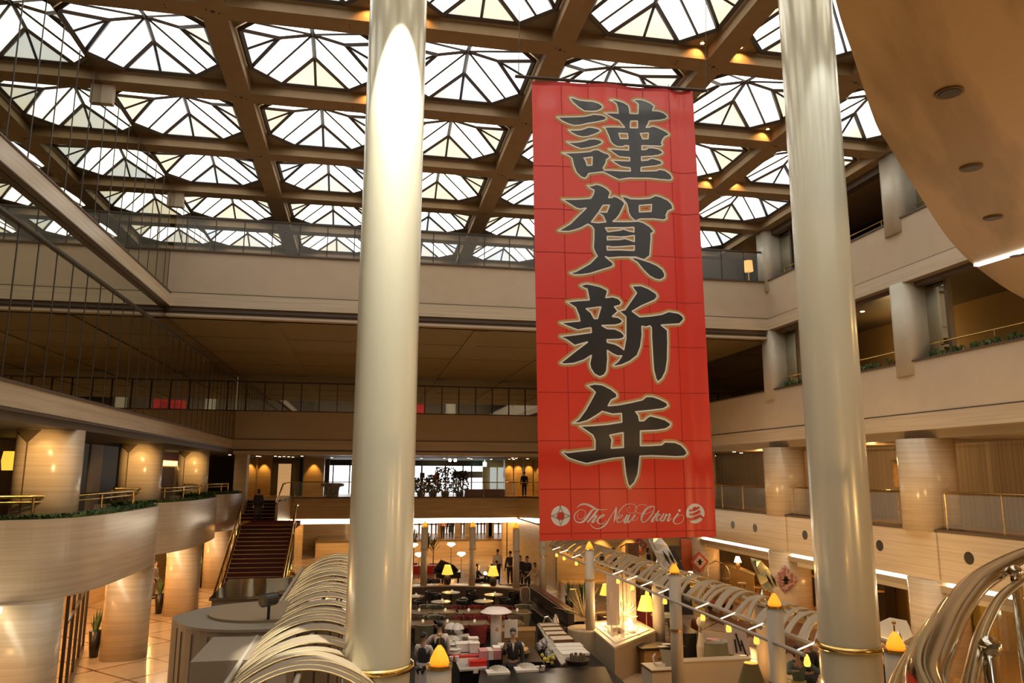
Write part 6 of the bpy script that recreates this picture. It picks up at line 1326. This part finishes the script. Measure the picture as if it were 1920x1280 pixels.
for i, (px, Y, h) in enumerate(((775, 50, 3.0), (800, 49, 2.9), (812, 49.5, 2.6))):
    c = at(px, 1060, Y=Y); t = empty('palm_plant', (c.x, Y, 0), 'tall indoor palm before the bright far window, %s from the left' % ordn[i], 'plant'); mb = MB(); rr = random.Random(i)
    MB().lathe((c.x, Y, 0), [(.2, 0), (.28, .45)], 14).build('pot', REDF, t)
    MB().cyl((c.x, Y, .4), (c.x, Y, h * .55), .03, n=6).build('trunk', WOOD, t)
    for k in range(26):
        a = rr.uniform(0, 6.28); e = rr.uniform(.2, 1.3); b0 = Vector((c.x, Y, h * rr.uniform(.35, .6))); tp = b0 + Vector((cos(a) * cos(e), sin(a) * cos(e), sin(e) * 1.1)) * rr.uniform(.6, 1.1); md = (b0 + tp) / 2 + Vector((0, 0, .18)); s = Vector((-sin(a), cos(a), 0)) * .05
        mb.add([b0, md - s, tp - Vector((0, 0, .1)), md + s], [(0, 1, 2, 3)])
    mb.build('fronds', mat('lit_palm', (.16, .15, .03), .6), t)
tag(MB().box(at(775, 1056, Y=48).x, at(835, 1056, Y=48).x, 48, 48.6, 0, .5).build('red_bench', REDL), 'bright red low bench beneath the far palms', 'bench')
t = empty('grand_piano', (4.2, 41, 0), 'dark piano-like form with raised lid between the first two wall posts', 'piano')
a, b = at(815, 1070, Y=41), at(862, 1070, Y=41)
MB().prism([(a.x, 40.6), (b.x, 40.6), (b.x + .1, 41.6), (a.x + .6, 42.2), (a.x, 41.8)], .7, 1.0).build('body', BLACK, t)
MB().add([(a.x, 41.9, 1.0), (b.x, 41.4, 1.0), (b.x - .3, 41.0, 1.3), (a.x + .3, 40.9, 1.6), (a.x, 41.94, 1.0), (b.x, 41.44, 1.0), (b.x - .3, 41.04, 1.32), (a.x + .3, 40.94, 1.63)], [(0, 1, 2, 3), (7, 6, 5, 4), (0, 4, 5, 1), (1, 5, 6, 2), (2, 6, 7, 3), (3, 7, 4, 0)]).build('lid', mat('lid_grey', (.16, .14, .10), .25), t)
for (x, y) in ((a.x + .1, 40.8), (b.x - .1, 40.8), (a.x + .5, 41.8)): MB().cyl((x, y, 0), (x, y, .7), .05, n=8).build('leg', BLACK, t)
# ------------------------------------------------------------------ people
SKIN = mat('skin', (.42, .24, .15), .55); HAIR = mat('black_hair', (.012, .009, .008), .5)
DEP = None
def skinned(name, nodes, edges, m, parent, sub=1):
    """grow one continuous surface over a skeleton (skin modifier), then bake it to a mesh"""
    names = list(nodes); me = bpy.data.meshes.new(name)
    me.from_pydata([nodes[k][0] for k in names], [(names.index(a), names.index(b)) for a, b in edges], [])
    o = bpy.data.objects.new(name, me); COL.objects.link(o)
    s = o.modifiers.new('s', 'SKIN'); s.use_smooth_shade = True; s.branch_smoothing = .4
    for i, k in enumerate(names):
        r = nodes[k][1]; me.skin_vertices[0].data[i].radius = r if isinstance(r, tuple) else (r, r)
    me.skin_vertices[0].data[0].use_root = True
    if sub: q = o.modifiers.new('q', 'SUBSURF'); q.levels = sub; q.render_levels = sub
    dg = bpy.context.evaluated_depsgraph_get(); nm = bpy.data.meshes.new_from_object(o.evaluated_get(dg)); nm.name = name
    bpy.data.objects.remove(o); bpy.data.meshes.remove(me); nm.materials.clear(); nm.materials.append(m)
    for p in nm.polygons: p.use_smooth = True
    q = bpy.data.objects.new(name, nm); COL.objects.link(q); q.parent = parent; return q
def person(loc, rz, label, h=1.7, top=None, bottom=None, shoes=None, pose='stand', arms=(0, 0), head=None, skirt=0, sleeves=None, apron=None, long_coat=False, hair='short', shirt=False, fine=False, lean=0):
    """arms: per side a (forward, out, bend) in degrees; the figure faces -Y before rotation"""
    t = empty('person', loc, label, 'person', rz=rz); k = h / 1.7
    sit = pose == 'sit'; hip = .52 if sit else .93; V = Vector
    def P(x, y, z): return V((x * k, (y - lean * max(0, z - hip)) * k, z * k))
    sh = hip + .50; N = {}; E = []
    def nd(n, p, r): N[n] = (p, tuple(q * k for q in r) if isinstance(r, tuple) else r * k)
    nd('pelvis', P(0, 0, hip), (.15, .105)); nd('waist', P(0, 0, hip + .16), (.125, .09)); nd('chest', P(0, 0, hip + .36), (.155, .10)); nd('collar', P(0, .005, sh - .01), (.10, .075))
    nd('neck', P(0, 0, sh + .07), .052); nd('jaw', P(0, -.02, sh + .135), (.062, .07)); nd('skull', P(0, -.005, sh + .21), (.074, .09)); nd('crown', P(0, .0, sh + .265), (.055, .065))
    E += [('pelvis', 'waist'), ('waist', 'chest'), ('chest', 'collar'), ('collar', 'neck'), ('neck', 'jaw'), ('jaw', 'skull'), ('skull', 'crown')]
    arm = {}
    for s, nm in ((-1, 'l'), (1, 'r')):
        a = arms[0 if s < 0 else 1] or (4, 8, 12); f, o, b = [radians(v) for v in a]
        S = P(s * .185, 0, sh - .035); d = V((s * sin(o), -sin(f) * cos(o), -cos(f) * cos(o))); el = S + d * .28 * k
        f2 = f + b; d2 = V((s * sin(o) * (.4 if b < 1 else -.25), -sin(f2), -cos(f2))).normalized(); wr = el + d2 * .25 * k
        nd('sh' + nm, S, .058); nd('el' + nm, el, .042); nd('wr' + nm, wr, .028); pm = wr + d2 * .075 * k; nd('pm' + nm, pm, (.036, .018))
        E += [('chest', 'sh' + nm), ('sh' + nm, 'el' + nm), ('el' + nm, 'wr' + nm), ('wr' + nm, 'pm' + nm)]
        arm[nm] = (S, el, wr, pm, d2)
        side = d2.cross(V((0, -1, 0) if abs(d2.y) < .8 else (0, 0, 1))).normalized(); nrm = side.cross(d2)
        for q in range(4):
            ln = (.062, .072, .068, .052)[q]; u = (q - 1.5) * .018; a1 = pm + side * u * k + d2 * (.03 + ln * .4) * k; a2 = a1 + (d2 * .85 + nrm * .5 * s).normalized() * ln * .6 * k
            nd('f%d%s' % (q, nm), a1, .0088); nd('g%d%s' % (q, nm), a2, .0072); E += [('pm' + nm, 'f%d%s' % (q, nm)), ('f%d%s' % (q, nm), 'g%d%s' % (q, nm))]
        th = wr + d2 * .03 * k + side * -.045 * k * s; nd('t1' + nm, th, .0105); nd('t2' + nm, th + (d2 - side * .4 * s).normalized() * .04 * k, .0085); E += [('wr' + nm, 't1' + nm), ('t1' + nm, 't2' + nm)]
        hx = s * .085
        nd('hp' + nm, P(hx, 0, hip - .05), .085)
        if sit: kn = P(hx * 1.3, -.42, hip - .02); an = P(hx * 1.3, -.40, .09)
        else: kn = P(hx * 1.1, -.02 + (.05 * s if pose == 'walk' else 0), .50); an = P(hx * 1.15, .02 + (.13 * s if pose == 'walk' else 0), .09)
        nd('kn' + nm, kn, .058); nd('an' + nm, an, .038); nd('ft' + nm, an + V((0, -.15 * k, -.05 * k)), (.04, .028))
        E += [('pelvis', 'hp' + nm), ('hp' + nm, 'kn' + nm), ('kn' + nm, 'an' + nm), ('an' + nm, 'ft' + nm)]
    skinned('body', N, E, SKIN, t)
    # clothing grown over the same joints
    def sub(keys, grow, extra=None):
        M = {}
        for q in keys:
            p, r = N[q]; M[q] = (p, tuple(v + grow * k for v in r) if isinstance(r, tuple) else r + grow * k)
        ed = [(a, b) for a, b in E if a in M and b in M]; return M, ed
    M, ed = sub(['pelvis', 'waist', 'chest', 'collar', 'shl', 'shr'], .022)
    ts = top
    if sleeves is None or sleeves is top:
        M, ed = sub(['pelvis', 'waist', 'chest', 'collar', 'shl', 'ell', 'wrl', 'shr', 'elr', 'wrr'], .02)
        skinned('top', M, ed, top, t)
    else:
        M2, ed2 = sub(['chest', 'waist', 'shl', 'ell', 'wrl', 'shr', 'elr', 'wrr', 'collar'], .015); skinned('shirt', M2, ed2, sleeves, t)
        M, ed = sub(['pelvis', 'waist', 'chest', 'collar'], .034); skinned('waistcoat', M, ed, top, t)
    if skirt or long_coat:
        z1 = hip + .1; z0 = hip - (skirt or .45); mb = MB(); mb.lathe((0, 0, 0), [(.17 * k, z1 * k), (.19 * k, (hip - .05) * k), ((.22 if skirt else .21) * k, z0 * k)], 18, sy=.72); mb.build('skirt', apron or bottom or top, t).location = (0, 0, 0)
    elif apron:
        V2 = []; 
        mb = MB(); mb.lathe((0, 0, 0), [(.175 * k, (hip + .08) * k), (.2 * k, (hip - .1) * k), (.21 * k, (hip - .48) * k)], 18, sy=.75); mb.build('apron', apron, t).location = (0, 0, 0)
    if not (skirt and skirt > .6):
        M, ed = sub(['pelvis', 'hpl', 'knl', 'anl', 'hpr', 'knr', 'anr'], .018); M['anl'] = (M['anl'][0], .055 * k); M['anr'] = (M['anr'][0], .055 * k)
        if not skirt: skinned('trousers', M, ed, bottom or BLACK, t)
    for nm in 'lr':
        an = N['an' + nm][0]; mb = MB(); mb.ball(an + V((0, -.06 * k, -.045 * k)), (.05 * k, .14 * k, .045 * k), 10, 6); o = mb.build('shoe', shoes or BLACK, t, smooth=True); o.location = (0, 0, 0)
    hc = N['skull'][0]; mb = MB(); mb.ball(hc + V((0, .036 * k, .040 * k)), (.084 * k, .090 * k, .078 * k), 14, 10)
    if hair == 'bob': mb.ball(hc + V((0, .045 * k, -.05 * k)), (.092 * k, .07 * k, .10 * k), 12, 8)
    if hair == 'bun': mb.ball(hc + V((0, .12 * k, .02 * k)), (.045 * k,) * 3, 10, 6)
    o = mb.build('hair', HAIR, t, smooth=True); o.location = (0, 0, 0)
    j = N['jaw'][0]; f = MB()
    f.ball(hc + V((0, -.088 * k, -.02 * k)), (.012 * k, .02 * k, .022 * k), 8, 6)
    for s in (-1, 1): f.ball(hc + V((s * .078 * k, 0, -.02 * k)), (.012 * k, .02 * k, .03 * k), 8, 6)
    o = f.build('nose_and_ears', SKIN, t, smooth=True); o.location = (0, 0, 0)
    f = MB()
    for s in (-1, 1): f.ball(hc + V((s * .03 * k, -.078 * k, .0)), (.012 * k, .008 * k, .007 * k), 8, 6)
    f.ball(j + V((0, -.066 * k, .012 * k)), (.022 * k, .006 * k, .005 * k), 8, 4)
    o = f.build('eyes_and_mouth', BLACK, t); o.location = (0, 0, 0)
    if shirt:
        c = N['chest'][0]; mb = MB(); mb.add([c + V((-.035 * k, -.128 * k, .13 * k)), c + V((.035 * k, -.128 * k, .13 * k)), c + V((0, -.134 * k, -.08 * k)), c + V((0, -.10 * k, .0))], [(0, 1, 2), (0, 3, 1), (1, 3, 2), (2, 3, 0)]); o = mb.build('shirt_front', CLOTHW, t); o.location = (0, 0, 0)
    return t
SUIT = mat('black_suit', (.014, .012, .012), .7); NAVY = mat('dark_navy_cloth', (.02, .02, .03), .7); WSH = mat('white_shirt', (.62, .57, .52), .8); ORJ = mat('orange_brown_jacket', (.50, .27, .14), .8)
BEI = mat('beige_cloth', (.48, .37, .22), .8); TEAL = mat('teal_knit', (.10, .15, .13), .85); YEL = mat('mustard_cloth', (.42, .36, .08), .8); LAV = mat('lavender_white_apron', (.58, .52, .52), .8)
def fl(px, py): p = at(px, py, Z=0.0); return (p.x, p.y, 0)
c = at(797, 1176, Y=21.4)
person((1.62, 20.3, LZ), radians(150), 'waitress in dark waistcoat, white sleeves and long pale apron beside the left pearl column', 1.70, NAVY, BLACK, arms=((18, 8, 45), (18, 8, 45)), sleeves=WSH, apron=LAV, hair='bun')
person((2.08, 20.9, LZ), radians(195), 'waiter seen from behind in black waistcoat and white shirt sleeves at the left buffet', 1.84, SUIT, SUIT, arms=((8, 14, 25), (35, 22, 35)), sleeves=WSH)
person((3.90, 20.1, LZ), radians(-8), 'man in black suit and white collar with one hand raised, at the bottom centre', 1.74, SUIT, SUIT, arms=((30, 8, 105), (8, 10, 15)), shirt=True)
person((FX(832, 59), 59, 1.15), radians(180), 'person in orange-brown jacket walking away on the far raised level', 1.72, ORJ, SUIT, pose='walk')
person((FX(847, 59.3), 59.3, 1.15), radians(185), 'person in long black coat walking beside the orange-brown jacket', 1.66, SUIT, SUIT, long_coat=True, hair='bob')
person((FX(934, 44), 44, 0), radians(180), 'man in white shirt and black trousers standing behind the lounge wall', 1.76, WSH, SUIT)
person((FX(957, 42.5), 42.5, 0), radians(190), 'figure in black standing just left of the third curved-wall post', 1.8, SUIT, SUIT)
person((FX(976, 41), 41, 0), radians(20), 'figure in black standing just right of the third curved-wall post', 1.7, NAVY, NAVY, hair='bob')
person((FX(989, 40), 40, 0), radians(-40), 'taller man in black suit at the dark doorway behind the lounge', 1.78, SUIT, SUIT, lean=.1)
person((FX(1007, 38.5), 38.5, 0), radians(-60), 'woman in beige dress bending forward left of the banner post', 1.62, BEI, BEI, skirt=.5, hair='bob', lean=.3, arms=((40, 5, 20), (40, 5, 20)))
for (px, Y, lab, m, a) in ((898, 41.3, 'man in dark clothes seated at the glowing far table', SUIT, 90), (922, 41.0, 'dark clothed guest seated right of the glowing far table', NAVY, -90), (931, 42.6, 'guest with reddish scarf seated behind the second yellow lamp', mat('maroon_cloth', (.13, .03, .02), .8), -120), (803, 38.6, 'dark head and shoulders seated behind the first curved-wall post', SUIT, 180), (819, 38.6, 'dark head and shoulders seated left of the first yellow lamp', NAVY, 180)):
    person((FX(px, Y), Y, 0), radians(a), lab, 1.7, m, SUIT, pose='sit', arms=((35, 6, 50), (35, 6, 50)))
person((FX(487, 43.6), 43.6, L1 + .0), radians(180), 'person in long black coat climbing the red stair', 1.7, SUIT, SUIT, long_coat=True, pose='walk', hair='bob')
person((at(290, 1120, Z=0).x, at(290, 1122, Z=0).y, 0), radians(80), 'man in grey-brown suit standing between the lobby columns on the left', 1.72, mat('grey_brown_suit', (.12, .09, .06), .8), mat('grey_brown_suit', (.12, .09, .06), .8))
person((FX(645, 40), 40, 0), radians(0), 'man in dark suit standing behind the left trellis top', 1.74, SUIT, SUIT, shirt=True)
person((FX(983, 54), 54, ZM), radians(-20), 'dark figure standing behind the far mid-level balcony glass', 1.72, SUIT, SUIT)
q = at(1152, 1060, Y=39.6); person((q.x, 39.6, .5), radians(60), 'dark haired person in black seen above the trellis, left of the luggage cart', 1.66, SUIT, SUIT, hair='bob')
q = at(1217, 1085, Y=39.3); person((q.x, 39.3, .5), radians(60), 'dark haired person in black seen above the trellis, before the stone column', 1.66, SUIT, SUIT, hair='bob')
q = at(1495, 1230, Y=15.6); person((q.x, 15.6, .78), radians(-5), 'person in teal knit top and mustard skirt beside the right pearl column', 1.62, TEAL, YEL, skirt=.52, hair='bob', arms=((50, 30, 60), (45, 45, 40)))
tag(MB().box(q.x - .55, q.x + .55, 15.2, 16.2, 0, .78).build('low_platform', CREAM), 'low cream platform under the person in the teal top', 'platform')
q = at(1513, 1225, Y=17.2); person((q.x, 17.2, .5), radians(170), 'person in black behind the teal knit top', 1.72, SUIT, SUIT)
tag(MB().box(q.x - .5, q.x + .5, 16.7, 17.8, 0, .5).build('low_platform', CREAM), 'low cream platform under the person in black', 'platform')
q = at(1262, 1085, Y=22.5); q = at(1264, 1085, Y=32.6); t = empty('draped_screen', (q.x, 32.6, 0), 'dark draped form above the trellis, left of the stone column', 'screen'); MB().add([(q.x - .5, 32.6, 0), (q.x + .85, 32.6, 0), (q.x + .7, 32.6, 1.5), (q.x + .1, 32.6, 2.7), (q.x - .4, 32.6, 2.6), (q.x - .5, 32.85, 0), (q.x + .85, 32.85, 0), (q.x + .7, 32.85, 1.5), (q.x + .1, 32.85, 2.7), (q.x - .4, 32.85, 2.6)], [(0, 1, 2, 3, 4), (9, 8, 7, 6, 5), (0, 5, 6, 1), (1, 6, 7, 2), (2, 7, 8, 3), (3, 8, 9, 4), (4, 9, 5, 0)]).build('drape', mat('charcoal_drape', (.03, .025, .02), .8), t)
# ------------------------------------------------------------------ lights that belong to the fittings
